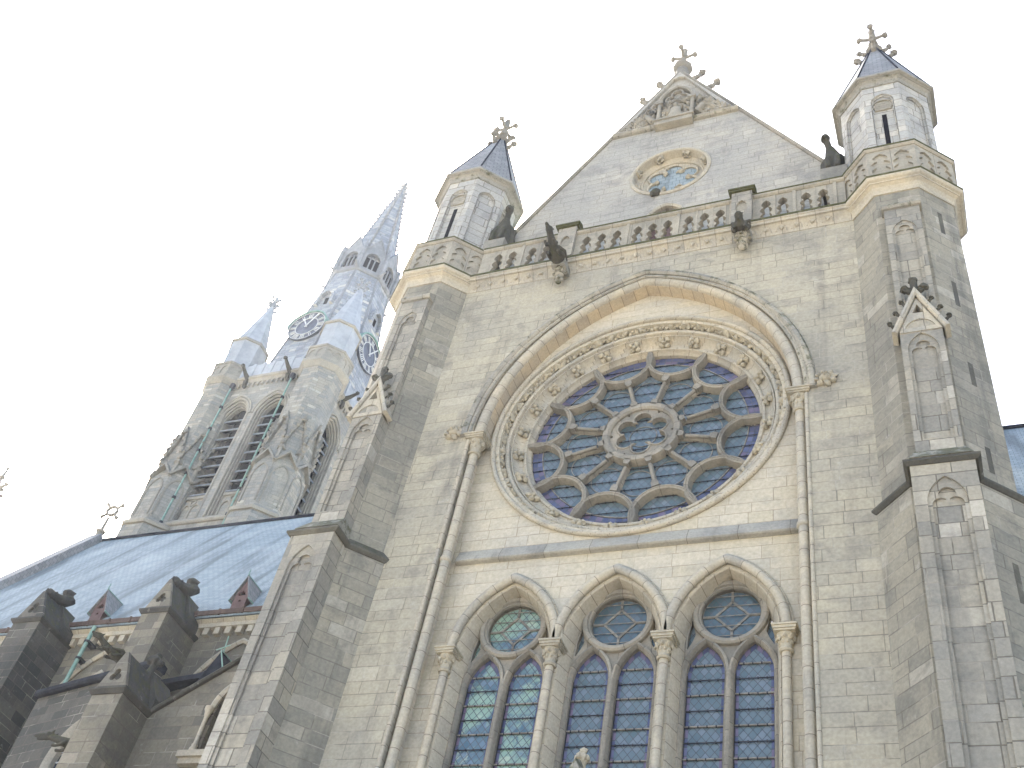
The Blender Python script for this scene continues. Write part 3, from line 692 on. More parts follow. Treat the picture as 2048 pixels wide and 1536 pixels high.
# a seated figure with canopy, angels and foliage either side
lathe(m, fr.p(0, .12, .12), [(.30, 0), (.33, .2), (.27, .5), (.23, .62), (.25, .8), (.12, .98), (.07, 1.03)], 12, sy=.6)
blob(m, (0, 1.2, .16), (.12, .12, .15), .2, 3, 2, 1, fr)
for i in range(90):
    q = random.Random(i); u = q.uniform(-.58, .58); v = q.uniform(.08, 1.3); blob(m, (u, v, .07), (.10, .12, .12), .9, 4, 1, i, fr)
for i in range(22):
    q = random.Random(i+90); a = q.uniform(0, PI); r = q.uniform(.3, .55); blob(m, (r*math.cos(a), 1.45+r*.9*math.sin(a), .05), (.09, .12, .10), .8, 4, 1, i, fr)
for sx in (-1, 1):
    for i in range(80):
        q = random.Random(i+200*sx); u = q.uniform(.86, 2.2); vm_ = (2.3-u)*1.3; v = q.uniform(.08, max(.12, vm_)); blob(m, (sx*u, v, .06), (.13, .13, .12), .9, 4, 1, i, fr)
    tube(m, [fr.p(sx*.9, .3, .1), fr.p(sx*1.12, .62, .16), fr.p(sx*1.0, 1.0, .15), fr.p(sx*.95, 1.15, .15)], [.16, .17, .13, .07], 8); blob(m, (sx*.97, 1.25, .16), (.1, .1, .12), .2, 3, 1, 2, fr)
    tube(m, [fr.p(sx*1.12, .75, .12), fr.p(sx*1.45, .62, .12), fr.p(sx*1.7, .3, .1)], [.1, .12, .06], 6)
mk('relief_carving', m, 'relief', T, 50)
# oculus
def rl2(mb, prof, c, n=72):
    o = len(mb.v); k = len(prof)
    for (r, y) in prof:
        for i in range(n): mb.v.append((c[0]+r*math.cos(2*PI*i/n), y, c[1]+r*math.sin(2*PI*i/n)))
    for j in range(k):
        j2 = (j+1) % k
        for i in range(n):
            i2 = (i+1) % n; mb.face([o+j*n+i, o+j*n+i2, o+j2*n+i2, o+j2*n+i])
m = MB(); rl2(m, [(1.42, .75), (1.56, .72), (1.56, .66), (1.47, .62), (1.42, .66), (1.41, .74), (1.37, .98), (1.24, 1.06), (1.20, 1.03), (1.15, 1.06), (1.12, 1.40), (1.5, 1.40), (1.5, .8)], ocC)
OCW = mk('oculus', m, 'mould', T, 35); OCW['label'] = 'small round gable window with a six-lobed opening'
m = MB(); f5 = foil(ocC[0], ocC[1], 6, .66, .345, R(30)); plate(m, FRONT, circ(ocC[0], ocC[1], 1.17, 48), [f5], -1.12, -1.32); sweep(m, FRONT, f5[::-1], [(0, -1.14), (.0, -1.08), (.06, -1.05), (.10, -1.13)], True); mk('tracery', m, 'mould', OCW, 35)
m = MB(); plate(m, FRONT, circ(ocC[0], ocC[1], 1.1, 48), [], -1.26, -1.26, back=False, uvo=ocC); mk('glass', m, 'oglass', OCW)
m = MB(); plate(m, FRONT, circ(ocC[0]+.12, ocC[1]-.25, .40, 30), [], -1.235, -1.255); mk('white_board', m, 'white', OCW)  # white disc painted as the daylight showing in the oculus
for k in range(8):
    t = 2*PI*(k+.5)/8; b = MB(); c = Vector((ocC[0]+1.40*math.cos(t), .86, ocC[1]+1.40*math.sin(t))); d = Vector((math.cos(t), 0, math.sin(t))); e = Vector((-math.sin(t), 0, math.cos(t)))
    for i in range(4): a = PI/4+i*PI/2; blob(b, c+e*.1*math.cos(a)+Vector((0, 1, 0))*.085*math.sin(a)-d*.03, .10, .9, 3.5, 2, i+k)
    mk('fleuron', b, 'carve', OCW, 50)
for k in range(6):
    t = 2*PI*k/6; b = MB(); blob(b, (ocC[0]+.60*math.cos(t), 1.10, ocC[1]+.60*math.sin(t)), .11, .5, 4, 1, k); mk('cusp_knob', b, 'carve', OCW, 50)
b = MB(); blob(b, (ocC[0]-.45, .62, ocC[1]-1.42), (.2, .12, .2), .5, 3, 2, 4); mk('carved_corbel', b, 'garg', OCW, 50)
# crockets near the top, finial
for sx, z in ((1, 44.9), (1, 43.75), (-1, 44.75), (-1, 43.65)):
    b = MB(); crocket(b, (gx(z, sx)+sx*.12, YG+.15, z+.1), (sx, 0, .25), (0, 0, 1), .48, z); mk('crocket', b, 'trac', CPG, 50)
m = MB(); lathe(m, (ga, YG+.15, 45.4), [(.3, -.3), (.27, .5), (.27, .62), (.42, .72), (.44, .86), (.25, .98), (.2, 1.0)], 8, PI/8)
finial(m, (ga, YG+.15, 46.2), 1.75, 4, .85, 0, False); mk('gable_finial', m, 'trac', CPG, 50)
# body and roof behind the front
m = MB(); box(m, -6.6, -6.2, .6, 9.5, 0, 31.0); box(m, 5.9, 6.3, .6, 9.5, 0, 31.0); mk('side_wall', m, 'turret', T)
m = MB()
fr = FR((0, 1.0, 0), (0, -1, 0)); plate(m, fr, [(gx(31, -1)-.1, 31), (gx(31, 1)+.1, 31), (ga, gz-.35)], [], -.15, -9.5+1-6); mk('roof', m, 'slate', T)
# ------------------------------------------------------------------ corner turrets
T22 = math.tan(PI/8)
def face_frames(cx, cy, which=range(8)):
    """frames of the octagon faces; 0 = front (-Y), 1 = front right, ..., 7 = front left"""
    for k in which:
        a = -PI/2+k*PI/4; yield k, FR((cx, cy, 0), (math.cos(a), math.sin(a), 0))
def blind(mb_plate, mb_tre, fr, cx, u0, u1, v0, v1, s, zs, h, zb, n, d=.12):
    """front slab with a pointed recess and a cusped slab set inside it"""
    plate(mb_plate, fr, [(u0, v0), (u1, v0), (u1, v1), (u0, v1)], [parch(cx, zs, s, h, 10, zb)], n, n-d)
    plate(mb_tre, fr, parch(cx, zs, s+.02, h+.02, 10, zb-.02), [trefoil(cx, zs-.02, s*.78, zb+.06)], n-d*.45, n-d*.8)
def make_turret(cx, px, label, pxl):
    cy = .54; t = thing('corner_turret', label, 'turret', 'corner turrets of the transept')
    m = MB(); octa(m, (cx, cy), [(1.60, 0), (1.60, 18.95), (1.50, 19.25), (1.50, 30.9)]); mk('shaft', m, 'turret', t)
    m = MB(); octa(m, (cx, cy), [(1.55, 18.88), (1.63, 18.92), (1.68, 19.0), (1.68, 19.05), (1.51, 19.3), (1.45, 19.3)], True)
    x0, x1 = pxl-.72, pxl+.72
    path = [(x0, .3), (x0, -1.72), (x1, -1.72), (x1, .3)]
    fl = FR((0, 0, 0), (0, 0, 1)); fl.U = Vector((1, 0, 0)); fl.V = Vector((0, 1, 0))
    sweep(m, fl, path, [(.0, 18.92), (-.07, 19.0), (-.07, 19.06), (.2, 19.2), (.2, 18.95)][::1]); mk('weathering', m, 'sooty', t)
    # lower pilaster with its cusped blind arch
    a, b = MB(), MB(); fbox(a, FRONT, pxl-.66, pxl+.66, 0, 19.05, -.6, 1.58)
    blind(a, b, FRONT, pxl, pxl-.66, pxl+.66, 0, 19.05, .40, 17.85, .70, 7, 1.70)
    lp = mk('lower_pilaster', a, 'pil', t); mk('blind_tracery', b, 'pil', lp)
    for sx in (-1, 1):
        c = MB(); tube(c, [(pxl+sx*.44, -1.625, 7), (pxl+sx*.44, -1.625, 17.85)], .05, 8); mk('nook_shaft', c, 'pil', lp, 50)
    # sloping shoulder
    m = MB(); m.add([(pxl-.66, -1.68, 19.2), (pxl+.66, -1.68, 19.2), (px+.52, -1.42, 19.62), (px-.52, -1.42, 19.62), (pxl-.66, -.6, 19.2), (pxl+.66, -.6, 19.2), (px+.52, -.6, 19.62), (px-.52, -.6, 19.62)], [(0, 1, 2, 3), (0, 4, 5, 1), (4, 7, 6, 5), (3, 2, 6, 7), (1, 5, 6, 2), (0, 3, 7, 4)]); mk('shoulder', m, 'lead' if False else 'mossm', t)
    # upper pilaster, its lower stage under a gablet
    a, b = MB(), MB(); fbox(a, FRONT, px-.5, px+.5, 19.55, 23.7, -.6, 1.32)
    blind(a, b, FRONT, px, px-.5, px+.5, 19.55, 24.35, .36, 23.0, .62, 19.95, 1.44)
    fbox(a, FRONT, px-.48, px+.48, 23.7, 29.5, -.5, 1.10)
    blind(a, b, FRONT, px, px-.48, px+.48, 23.72, 29.5, .33, 28.35, .55, 24.0, 1.20, .09)
    up_ = mk('upper_pilaster', a, 'pil', t); mk('blind_tracery', b, 'pil', up_)
    m = MB(); sweep(m, FRONT, [(px-.54, 29.5), (px+.54, 29.5)], [(0, .3), (0, 1.26), (.07, 1.31), (.14, 1.31), (.42, 1.0), (.42, .3)]); mk('pilaster_cap', m, 'mossm', t, 20)
    m = MB(); sweep(m, FRONT, [(px-.56, 23.62), (px, 25.0), (px+.56, 23.62)], [(0, 1.1), (0, 1.52), (.05, 1.57), (.13, 1.54), (.13, 1.1)])
    plate(m, FRONT, [(px-.5, 23.66), (px+.5, 23.66), (px, 24.95)], [parch(px, 23.72, .36, .4, 8)[1:-1], [(px-.14, 24.36), (px+.14, 24.36), (px, 24.7)]], 1.47, 1.18)
    gb = mk('gablet', m, 'mould', t, 20)
    for sx in (-1, 1):
        for f in (.12, .40, .68):
            c = MB(); crocket(c, (px+sx*(.62-.60*f), -1.42, 23.76+1.42*f), (sx, -.15, .3), (0, 0, 1), .2, f*9); mk('crocket', c, 'garg', gb, 50)
    m = MB(); tube(m, [(px, -1.4, 24.95), (px, -1.42, 25.45), (px, -1.42, 25.7)], [.13, .09, .1], 8); blob(m, (px, -1.42, 25.74), (.12, .1, .11), .6, 3, 2, 3)
    for sx in (-1, 1): tube(m, [(px, -1.42, 25.22), (px+sx*.14, -1.44, 25.27), (px+sx*.22, -1.44, 25.36)], [.09, .08, .08], 6); blob(m, (px+sx*.22, -1.44, 25.38), (.13, .11, .1), .6, 3, 2, sx+3)
    mk('gablet_finial', m, 'garg', gb, 50)
    # cornice, parapet band, coping
    m = MB(); octa(m, (cx, cy), [(1.45, 30.70), (1.54, 30.70), (1.54, 30.76), (1.56, 30.88), (1.61, 30.98), (1.70, 31.04), (1.73, 31.04), (1.73, 31.10), (1.80, 31.13), (1.84, 31.18), (1.84, 31.28), (1.74, 31.38), (1.45, 31.38)], True); mk('cornice', m, 'mould', t); m = MB(); octa(m, (cx, cy), [(1.5, 31.26), (1.85, 31.25), (1.865, 31.31), (1.76, 31.42), (1.5, 31.42)], True); mk('moss_edge', m, 'mossd', t)
    m = MB(); octa(m, (cx, cy), [(1.5, 31.36), (1.64, 31.36), (1.64, 32.9), (1.5, 32.9)], True)
    q = MB(); hw_ = 1.71*T22
    for k, fr in face_frames(cx, cy):
        hs = [light(-.32, 31.6), light(.32, 31.6)]
        hs = [[(c+(x-c)*1.42, 31.60+(z-31.6)*1.02) for x, z in l] for l, c in zip(hs, (-.32, .32))]
        plate(m, fr, [(-hw_, 31.38), (hw_, 31.38), (hw_, 32.86), (-hw_, 32.86)], hs, 1.71, 1.645)
    pp = mk('parapet', m, 'para', t)
    m = MB(); octa(m, (cx, cy), [(1.4, 32.84), (1.74, 32.84), (1.79, 32.9), (1.79, 32.98), (1.66, 33.1), (1.4, 33.1)], True); mk('coping', m, 'para', pp); m = MB(); octa(m, (cx, cy), [(1.45, 32.95), (1.80, 32.94), (1.81, 33.0), (1.68, 33.12), (1.45, 33.12)], True); mk('moss_edge', m, 'mossd', pp)
    # lantern
    m = MB(); octa(m, (cx, cy), [(1.30, 32.9), (1.30, 37.8)]); hw_ = 1.42*T22
    for k, fr in face_frames(cx, cy):
        plate(m, fr, [(-hw_, 33.0), (hw_, 33.0), (hw_, 37.6), (-hw_, 37.6)], [parch(0, 36.45, .36, .48, 10, 33.35)], 1.42, 1.305)
        sweep(m, fr, parch(0, 36.45, .36, .48, 10, 33.36), [(-.04, 1.31), (-.05, 1.345), (-.02, 1.36), (-.005, 1.31)])
    ln = mk('lantern', m, 'lantern', t)
    for k, fr in face_frames(cx, cy, (0, 2, 6)):
        s_ = MB(); fbox(s_, fr, -.075, .075, 33.75, 35.7, 1.28, 1.312); mk('slit_window', s_, 'void', ln)
        s_ = MB()
        for i in range(5): fbox(s_, fr, -.26, .26, 35.98+i*.15, 36.09+i*.15, 1.29, 1.35-.01*i)
        sweep(s_, fr, circ(0, 36.3, .30, 20)[::-1], [(0, 1.3), (0, 1.36), (.04, 1.36), (.04, 1.3)], True); mk('louvre', s_, 'para', ln)
    m = MB(); octa(m, (cx, cy), [(1.35, 37.48), (1.46, 37.48), (1.46, 37.55), (1.49, 37.66), (1.57, 37.74), (1.61, 37.74), (1.61, 37.79), (1.69, 37.80), (1.70, 37.90), (1.5, 37.99), (1.35, 37.99)], True); mk('eave', m, 'mossm', t)
    m = MB(); octa(m, (cx, cy), [(1.67, 37.94), (1.60, 38.08), (.22, 42.75), (.12, 42.8)]); sp = mk('spire_roof', m, 'slated', t)
    m = MB()
    for k in range(8):
        a = PI/8+k*PI/4; d = Vector((math.cos(a), math.sin(a), 0)); c0 = Vector((cx, cy, 0)); tube(m, [c0+d*1.58*OC+Vector((0, 0, 38.15)), c0+d*.24*OC+Vector((0, 0, 42.7))], .035, 5)
    mk('hip_roll', m, 'lead', sp)
    m = MB(); c = Vector((cx, cy, 42.0)); lathe(m, c, [(.42, 0), (.30, .5), (.24, .75), (.3, .8), (.33, .95), (.22, 1.02), (.17, 1.1)], 8, PI/8)
    for k in range(4):
        a = k*PI/2; d = Vector((math.cos(a), math.sin(a), 0)); crocket(m, c+d*.34+Vector((0, 0, .2)), d, (0, 0, 1), .4, k); crocket(m, c+d*.24+Vector((0, 0, .8)), d, (0, 0, 1), .36, k+4)
    finial(m, c+Vector((0, 0, .95)), 1.75, 4, .85, 0, False); mk('spire_finial', m, 'trac', sp, 50)
    return t
tl = make_turret(-7.93, -7.83, 'left stone turret beside the nave roof, with blue grey slate cap and foliated finial', -7.93)
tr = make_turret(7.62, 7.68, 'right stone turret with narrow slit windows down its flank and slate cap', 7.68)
for k, fr in face_frames(7.62, .54, (1,)):
    for zc_, n_, hh in ((29.35, 1.5, .52), (26.05, 1.5, .52), (22.85, 1.5, .42), (19.95, 1.5, .4), (16.45, 1.6, .5)):
        s_ = MB(); fbox(s_, fr, -.075, .075, zc_-hh, zc_+hh, n_-.1, n_+.003); mk('slit_window', s_, 'sooty', tr)  # flat dark strip stands in for the shade of the slit recess

# ------------------------------------------------------------------ gargoyles and grotesques
def gargoyle(base, d, L, label, s=1., corbel=True, upz=.05, group='gargoyles of the transept parapet'):
    b = Vector(base); d = Vector(d).normalized(); z = Vector((0, 0, 1)); e = d.cross(z).normalized(); u = e.cross(d).normalized()
    t = thing('gargoyle', label, 'gargoyle', group)
    m = MB(); P = lambda a, x, h: b+d*a*L+e*x*s+u*h*s
    tube(m, [P(-.15, 0, 0), P(.1, 0, .06), P(.35, 0, .02), P(.6, 0, .05), P(.78, 0, .14), P(.88, 0, .2)], [.24*s, .27*s, .22*s, .2*s, .15*s, .14*s], 10)
    blob(m, P(.92, 0, .24), (.17*s, .17*s, .16*s), .25, 3, 2, 1)                     # head
    tube(m, [P(.94, 0, .22), P(1.05, 0, .17), P(1.12, 0, .15)], [.12*s, .09*s, .06*s], 8)   # muzzle
    tube(m, [P(.92, 0, .13), P(1.02, 0, .05), P(1.07, 0, .04)], [.09*s, .06*s, .04*s], 8)   # jaw
    for x in (-1, 1):
        tube(m, [P(.88, x*.1, .32), P(.84, x*.16, .45)], [.06*s, .02*s], 6)
        tube(m, [P(.2, x*.18, .05), P(.32, x*.27, -.02), P(.42, x*.25, -.2), P(.5, x*.22, -.24)], [.14*s, .12*s, .08*s, .09*s], 8)
        tube(m, [P(.62, x*.14, .02), P(.64, x*.22, -.1), P(.72, x*.2, -.2), P(.78, x*.19, -.2)], [.1*s, .09*s, .06*s, .07*s], 8)
        tube(m, [P(.5, x*.18, .14), P(.3, x*.3, .28), P(.05, x*.28, .2)], [.05*s, .11*s, .06*s], 6)
    mk('body', m, 'garg', t, 60, remesh=.035*s)
    if corbel:
        m = MB(); c = b-d*.08
        lathe(m, c+z*(-1.0*s), [(.05, 0), (.13*s, .06), (.16*s, .2), (.13*s, .34), (.21*s, .40), (.18*s, .48), (.23*s, .6), (.29*s, .68), (.25*s, .76), (.29*s, .86)], 14)
        for k in range(8):
            a = k*PI/4; blob(m, c+Vector((math.cos(a)*.13*s, math.sin(a)*.15*s, -.8*s)), .075*s, .8, 4, 1, k); blob(m, c+Vector((math.cos(a)*.25*s, math.sin(a)*.25*s, -.33*s)), .085*s, .8, 4, 1, k+9)
        mk('corbel', m, 'moss', t, 50)
        m = MB(); box(m, c.x-.3*s, c.x+.3*s, c.y-.3, c.y+.5, c.z-.16*s, c.z+.22*s); mk('bracket', m, 'mossm', t)
    return t
gargoyle((-3.06, -.62, 30.72), (0, -1, .12), 1.45, 'long mossy gargoyle craning its head out below the left parapet pier', .78)
g2 = gargoyle((2.98, -.62, 30.72), (0, -1, -.15), .55, 'short stumpy green gargoyle on the corbel below the right parapet pier', .85)
def grotesque(x, y, z, sx, label):
    t = thing('winged_statue', label, 'statue', 'winged statues at the gable feet', (x, y, z))
    m = MB(); P = lambda a, b, c: (x+sx*a*.85, y+b, z+c*1.22)
    tube(m, [P(0, 0, .0), P(0, 0, .5), P(-.02, -.05, 1.0), P(-.1, -.12, 1.35)], [.30, .32, .27, .16], 12)
    tube(m, [P(-.1, -.12, 1.3), P(-.18, -.22, 1.62)], [.12, .12], 10)
    blob(m, P(-.22, -.28, 1.74), (.17, .19, .19), .2, 3, 2, 2); tube(m, [P(-.25, -.35, 1.7), P(-.31, -.52, 1.6)], [.1, .05], 8)
    for e in (-1, 1):
        tube(m, [P(e*.2, .05, 1.2), P(e*.38, .18, 1.0), P(e*.42, .2, .5), P(e*.5, .12, .05)], [.1, .15, .14, .06], 8)
        tube(m, [P(e*.16, -.2, .9), P(e*.2, -.36, .55), P(e*.18, -.4, .05)], [.11, .09, .1], 8)
        tube(m, [P(-.22+e*.08, -.26, 1.88), P(-.22+e*.12, -.24, 2.0)], [.05, .02], 6)
    mk('body', m, 'garg', t, 60, remesh=.04)
    b = MB(); box(b, x-.42, x+.42, y-.42, y+.5, z-1.3, z+.05); mk('plinth', b, 'canopy', t)
    return t
grotesque(-6.25, .25, 33.95, -1, 'dark winged figure perched between the left turret and the gable')
grotesque(5.82, .25, 34.1, 1, 'dark winged figure outlined on the sky between the gable and the right turret')

# ------------------------------------------------------------------ nave with slate roof
NV = thing('nave', 'long side building with a blue slate roof, small red dormers and stone buttresses', 'church nave')
EY, EZ, RY, RZ = 8.55, 24.95, 16.0, 36.95
XL = -37.6
m = MB(); CB = (-18.2, -24.65, -31.2)
hol = [parch(c, 20.6, 1.05, 2.1, 12, 16.0) for c in CB]
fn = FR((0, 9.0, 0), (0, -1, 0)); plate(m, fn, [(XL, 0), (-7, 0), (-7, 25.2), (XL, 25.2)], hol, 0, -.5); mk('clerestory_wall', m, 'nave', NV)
for c in CB:
    m = MB(); sweep(m, fn, parch(c, 20.6, 2.0, 3.1, 20), [(0, -.02), (-.03, .08), (.06, .17), (.14, .14), (.16, -.02)]); sweep(m, fn, parch(c, 20.6, 1.08, 2.14, 16), [(0, -.02), (-.03, .06), (.05, .1), (.12, .06), (.12, -.02)]); mk('arch_moulding', m, 'mould', NV, 40)
    m = MB(); plate(m, fn, parch(c, 20.6, 1.1, 2.15, 12, 16.0), [], -.38, -.38, back=False, uvo=(c, 16)); mk('window', m, 'nglass', NV)
m = MB(); x = XL+.3
while x < -9: fbox(m, fn, x-.13, x+.13, 24.12, 24.42, 0.01, .2); x += .52
fbox(m, fn, XL, -8, 24.43, 24.62, 0.0, .24); sweep(m, fn, [(XL, 24.62), (-8, 24.62)], [(0, 0), (0, .26), (.1, .36), (.2, .36), (.22, 0)]); mk('corbel_table', m, 'mould', NV, 25)
m = MB(); fbox(m, fn, XL, -8, 24.84, 25.06, .30, .50); x = XL+.4
while x < -8: fbox(m, fn, x-.05, x+.05, 24.82, 25.08, .29, .53); x += 1.1
mk('gutter', m, 'gutter', NV)
m = MB(); fs = FR((XL, 0, 0), (-1, 0, 0))
v = [(XL, EY, EZ), (-6.5, EY, EZ), (-6.5, RY, RZ), (XL, RY, RZ), (XL, 2*RY-EY, EZ), (-6.5, 2*RY-EY, EZ), (XL, EY, EZ-.2), (-6.5, EY, EZ-.2), (-6.5, 2*RY-EY, EZ-.2), (XL, 2*RY-EY, EZ-.2)]
m.add(v, [(0, 1, 2, 3), (3, 2, 5, 4), (6, 9, 8, 7), (0, 6, 7, 1), (4, 5, 8, 9), (0, 3, 4, 9, 6), (1, 7, 8, 5, 2)]); RF = mk('roof', m, 'slate', NV)
m = MB(); tube(m, [(XL+.3, RY, RZ+.02), (-6.5, RY, RZ+.02)], .13, 8); mk('ridge_roll', m, 'lead', RF, 50)
m = MB(); dy = RY-EY; dz = RZ-EZ; L_ = math.hypot(dy, dz); sdir = Vector((0, dy/L_, dz/L_)); nrm = Vector((0, -dz/L_, dy/L_))
pts = [(XL-.05, EY-.4, EZ-.65), (XL-.05, RY, RZ), (XL-.05, 2*RY-EY+.4, EZ-.65)]
for a, b in ((0, 1), (1, 2)):
    A = Vector(pts[a]); B = Vector(pts[b]); n_ = nrm if a == 0 else Vector((0, nrm.y*-1, nrm.z))
    vs = []
    for p in (A, B):
        for x in (-.38, .38):
            for h in (-.3, .42): vs.append(p+Vector((x, 0, 0))+n_*h)
    m.add(vs, [(0, 1, 3, 2), (4, 6, 7, 5), (0, 4, 5, 1), (2, 3, 7, 6), (1, 5, 7, 3), (0, 2, 6, 4)])
mk('gable_coping', m, 'slated', NV)
m = MB(); plate(m, FR((XL, 0, 0), (-1, 0, 0)), [(-(2*RY-EY), 0), (-EY, 0), (-EY, EZ), (-RY, RZ-.3), (-(2*RY-EY), EZ)], [], .3, -.2); mk('end_wall', m, 'nave', NV)
# gable cross
m = MB(); cx_, cy_, cz_ = XL-.3, RY, RZ+.3
lathe(m, (cx_, cy_, cz_), [(.25, -.2), (.2, .35), (.28, .42), (.28, .52), (.1, .6), (.08, 1.5)], 8)
fr = FR((cx_, cy_, cz_+2.05), (.25, -1, 0)); sweep(m, fr, circ(0, 0, .30, 24)[::-1], [(-.05, -.08), (-.05, .08), (.07, .08), (.07, -.08)], True)
for k in range(4):
    a = PI/4+k*PI/2+R(0); p = [fr.p(math.cos(a)*r, math.sin(a)*r, 0) for r in (.3, .5, .66)]; tube(m, p, [.08, .08, .1], 6); blob(m, fr.p(math.cos(a)*.68, math.sin(a)*.68, 0), .13, .4, 3, 1, k)
mk('ridge_cross', m, 'trac', NV, 50)
# dormers
DO = []
for x in (-18.95, -26.1, -33.2):
    y0 = 8.62
    b = MB(); fd = FR((x, y0, 0), (0, -1, 0))
    plate(b, fd, [(-.42, 25.05), (.42, 25.05), (.42, 26.0), (0, 26.98), (-.42, 26.0)], [[(-.24, 25.95), (.24, 25.95), (.14, 26.2), (.06, 26.12), (0, 26.35), (-.06, 26.12), (-.14, 26.2)], circ(0, 25.62, .07, 10)], 0, -.12)
    box(b, x-.40, x-.32, y0+.1, 9.4, 25.05, 26.0); box(b, x+.32, x+.40, y0+.1, 9.4, 25.05, 26.0)
    d = mk('dormer', b, 'wood', NV); DO.append(d)
    b = MB(); box(b, x-.31, x+.31, y0+.14, y0+.2, 25.1, 26.3); mk('louvre_opening', b, 'void', d)
    b = MB()
    for sx in (-1, 1):
        e0 = (x+sx*.62, y0-.12, 25.66); r0 = (x, y0-.12, 27.12); r1 = (x, 10.0, 27.12); e1 = (x+sx*.62, 9.1, 25.66)
        b.add([e0, r0, r1, e1]+[(p[0], p[1], p[2]-.09) for p in (e0, r0, r1, e1)], [(0, 1, 2, 3), (4, 7, 6, 5), (0, 4, 5, 1), (1, 5, 6, 2), (2, 6, 7, 3), (3, 7, 4, 0)])
    mk('dormer_roof', b, 'slated', d)
    b = MB()
    for sx in (-1, 1):
        tube(b, [(x+sx*.62, y0-.12, 25.66), (x+sx*.62, 9.1, 25.66)], .05, 6)
    tube(b, [(x, y0-.12, 27.1), (x, y0-.12, 27.5)], [.04, .02], 6); tube(b, [(x, y0-.12, 27.14), (x, 10, 27.14)], .03, 6); mk('copper_trim', b, 'copper' , d)
    for o_ in [d]+list(d.children):
        for v_ in o_.data.vertices: v_.co = Vector((x+(v_.co.x-x)*.74, y0+(v_.co.y-y0)*.85, 25.05+(v_.co.z-25.05)*.80))
# buttresses
def buttress(x0, x1, yf, yb, zt, za, parent, mat, beast, tre=True, mm='capd', zbot=0., hood='sooty'):
    fr = FR((0, yf, 0), (0, -1, 0)); D = yb-yf; xc = (x0+x1)/2; hw = (x1-x0)/2
    m = MB(); fbox(m, fr, x0, x1, zbot, zt, -D, 0); B = mk('buttress', m, mat, parent)
    m = MB(); fl = FR((0, 0, 0), (0, 0, 1)); fl.U = Vector((1, 0, 0)); fl.V = Vector((0, 1, 0))
    sweep(m, fl, [(x0, yb), (x0, yf), (x1, yf), (x1, yb)], [(.15, zt-.02), (-.04, zt-.02), (-.13, zt+.1), (-.13, zt+.17), (.15, zt+.3)]); mk('cap_moulding', m, 'capd', B)
    m = MB(); h = za-zt-.15
    tri = [(x0-.02, zt+.15), (x1+.02, zt+.15), (xc+.05, za), (xc-.05, za)]
    hh = [foil(xc, zt+.15+h*.36, 3, hw*.20, hw*.205, R(90))] if tre else []
    plate(m, fr, tri, hh, .02, -.1); mk('gable_face', m, mat, B)
    m = MB(); tri2 = [(x0-.04, zt+.14), (x1+.04, zt+.14), (xc+.06, za-.02), (xc-.06, za-.02)]; plate(m, fr, tri2, [], -.10, -D); tri3 = [(x0+.05, zt+.15), (x1-.02, zt+.15), (xc+hw*.55, za-h*.35), (xc+.08, za+.1), (xc-.08, za+.1)]
    plate(m, fr, [(x0+.06, zt+.2), (x1+.10, zt+.2), (x1+.10, zt+.55), (xc+.07, za+.10), (xc-.07, za+.10), (x0-.06, zt+.5)], [], -D*.55, -D-.01)
    mk('saddle_roof', m, mm, B)
    m = MB(); P = lambda a, b, c: (xc+a, yf+b, za+c)
    if beast:
        tube(m, [P(0, .25, -.05), P(0, .45, .12), P(.02, .8, .18), P(.06, 1.15, .32), P(.08, 1.35, .52), P(.05, 1.3, .74), P(.02, 1.1, .72), P(0, .95, .6)], [.16, .2, .23, .26, .25, .22, .19, .16], 8)
        blob(m, P(0, .3, .1), (.2, .26, .22), .4, 3, 2, 3); tube(m, [P(.0, .2, .1), P(.05, .02, .16)], [.08, .05], 6)
        for sx in (-1, 1): tube(m, [P(sx*.08, .35, .14), P(sx*.2, .45, .28)], [.05, .03], 6)
        mk('carved_beast', m, mm, B, 60, remesh=.035)
    else:
        tube(m, [P(0, D*.5, -.2), P(.02, D*.55, .35), P(.02, D*.55, .6)], [.14, .1, .12], 8)
        for k in range(6): a = k*PI/3; blob(m, P(.17*math.cos(a), D*.55+.17*math.sin(a), .42+.05*(k % 2)), .13, .6, 3, 1, k)
        blob(m, P(.02, D*.55, .65), .14, .5, 3, 1, 9); mk('leaf_finial', m, mm, B, 50, remesh=.03)
    return B
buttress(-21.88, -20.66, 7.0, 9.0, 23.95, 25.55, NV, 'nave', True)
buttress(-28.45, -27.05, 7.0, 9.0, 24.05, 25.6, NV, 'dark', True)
buttress(-35.0, -33.6, 7.0, 9.0, 24.05, 25.6, NV, 'dark', True)
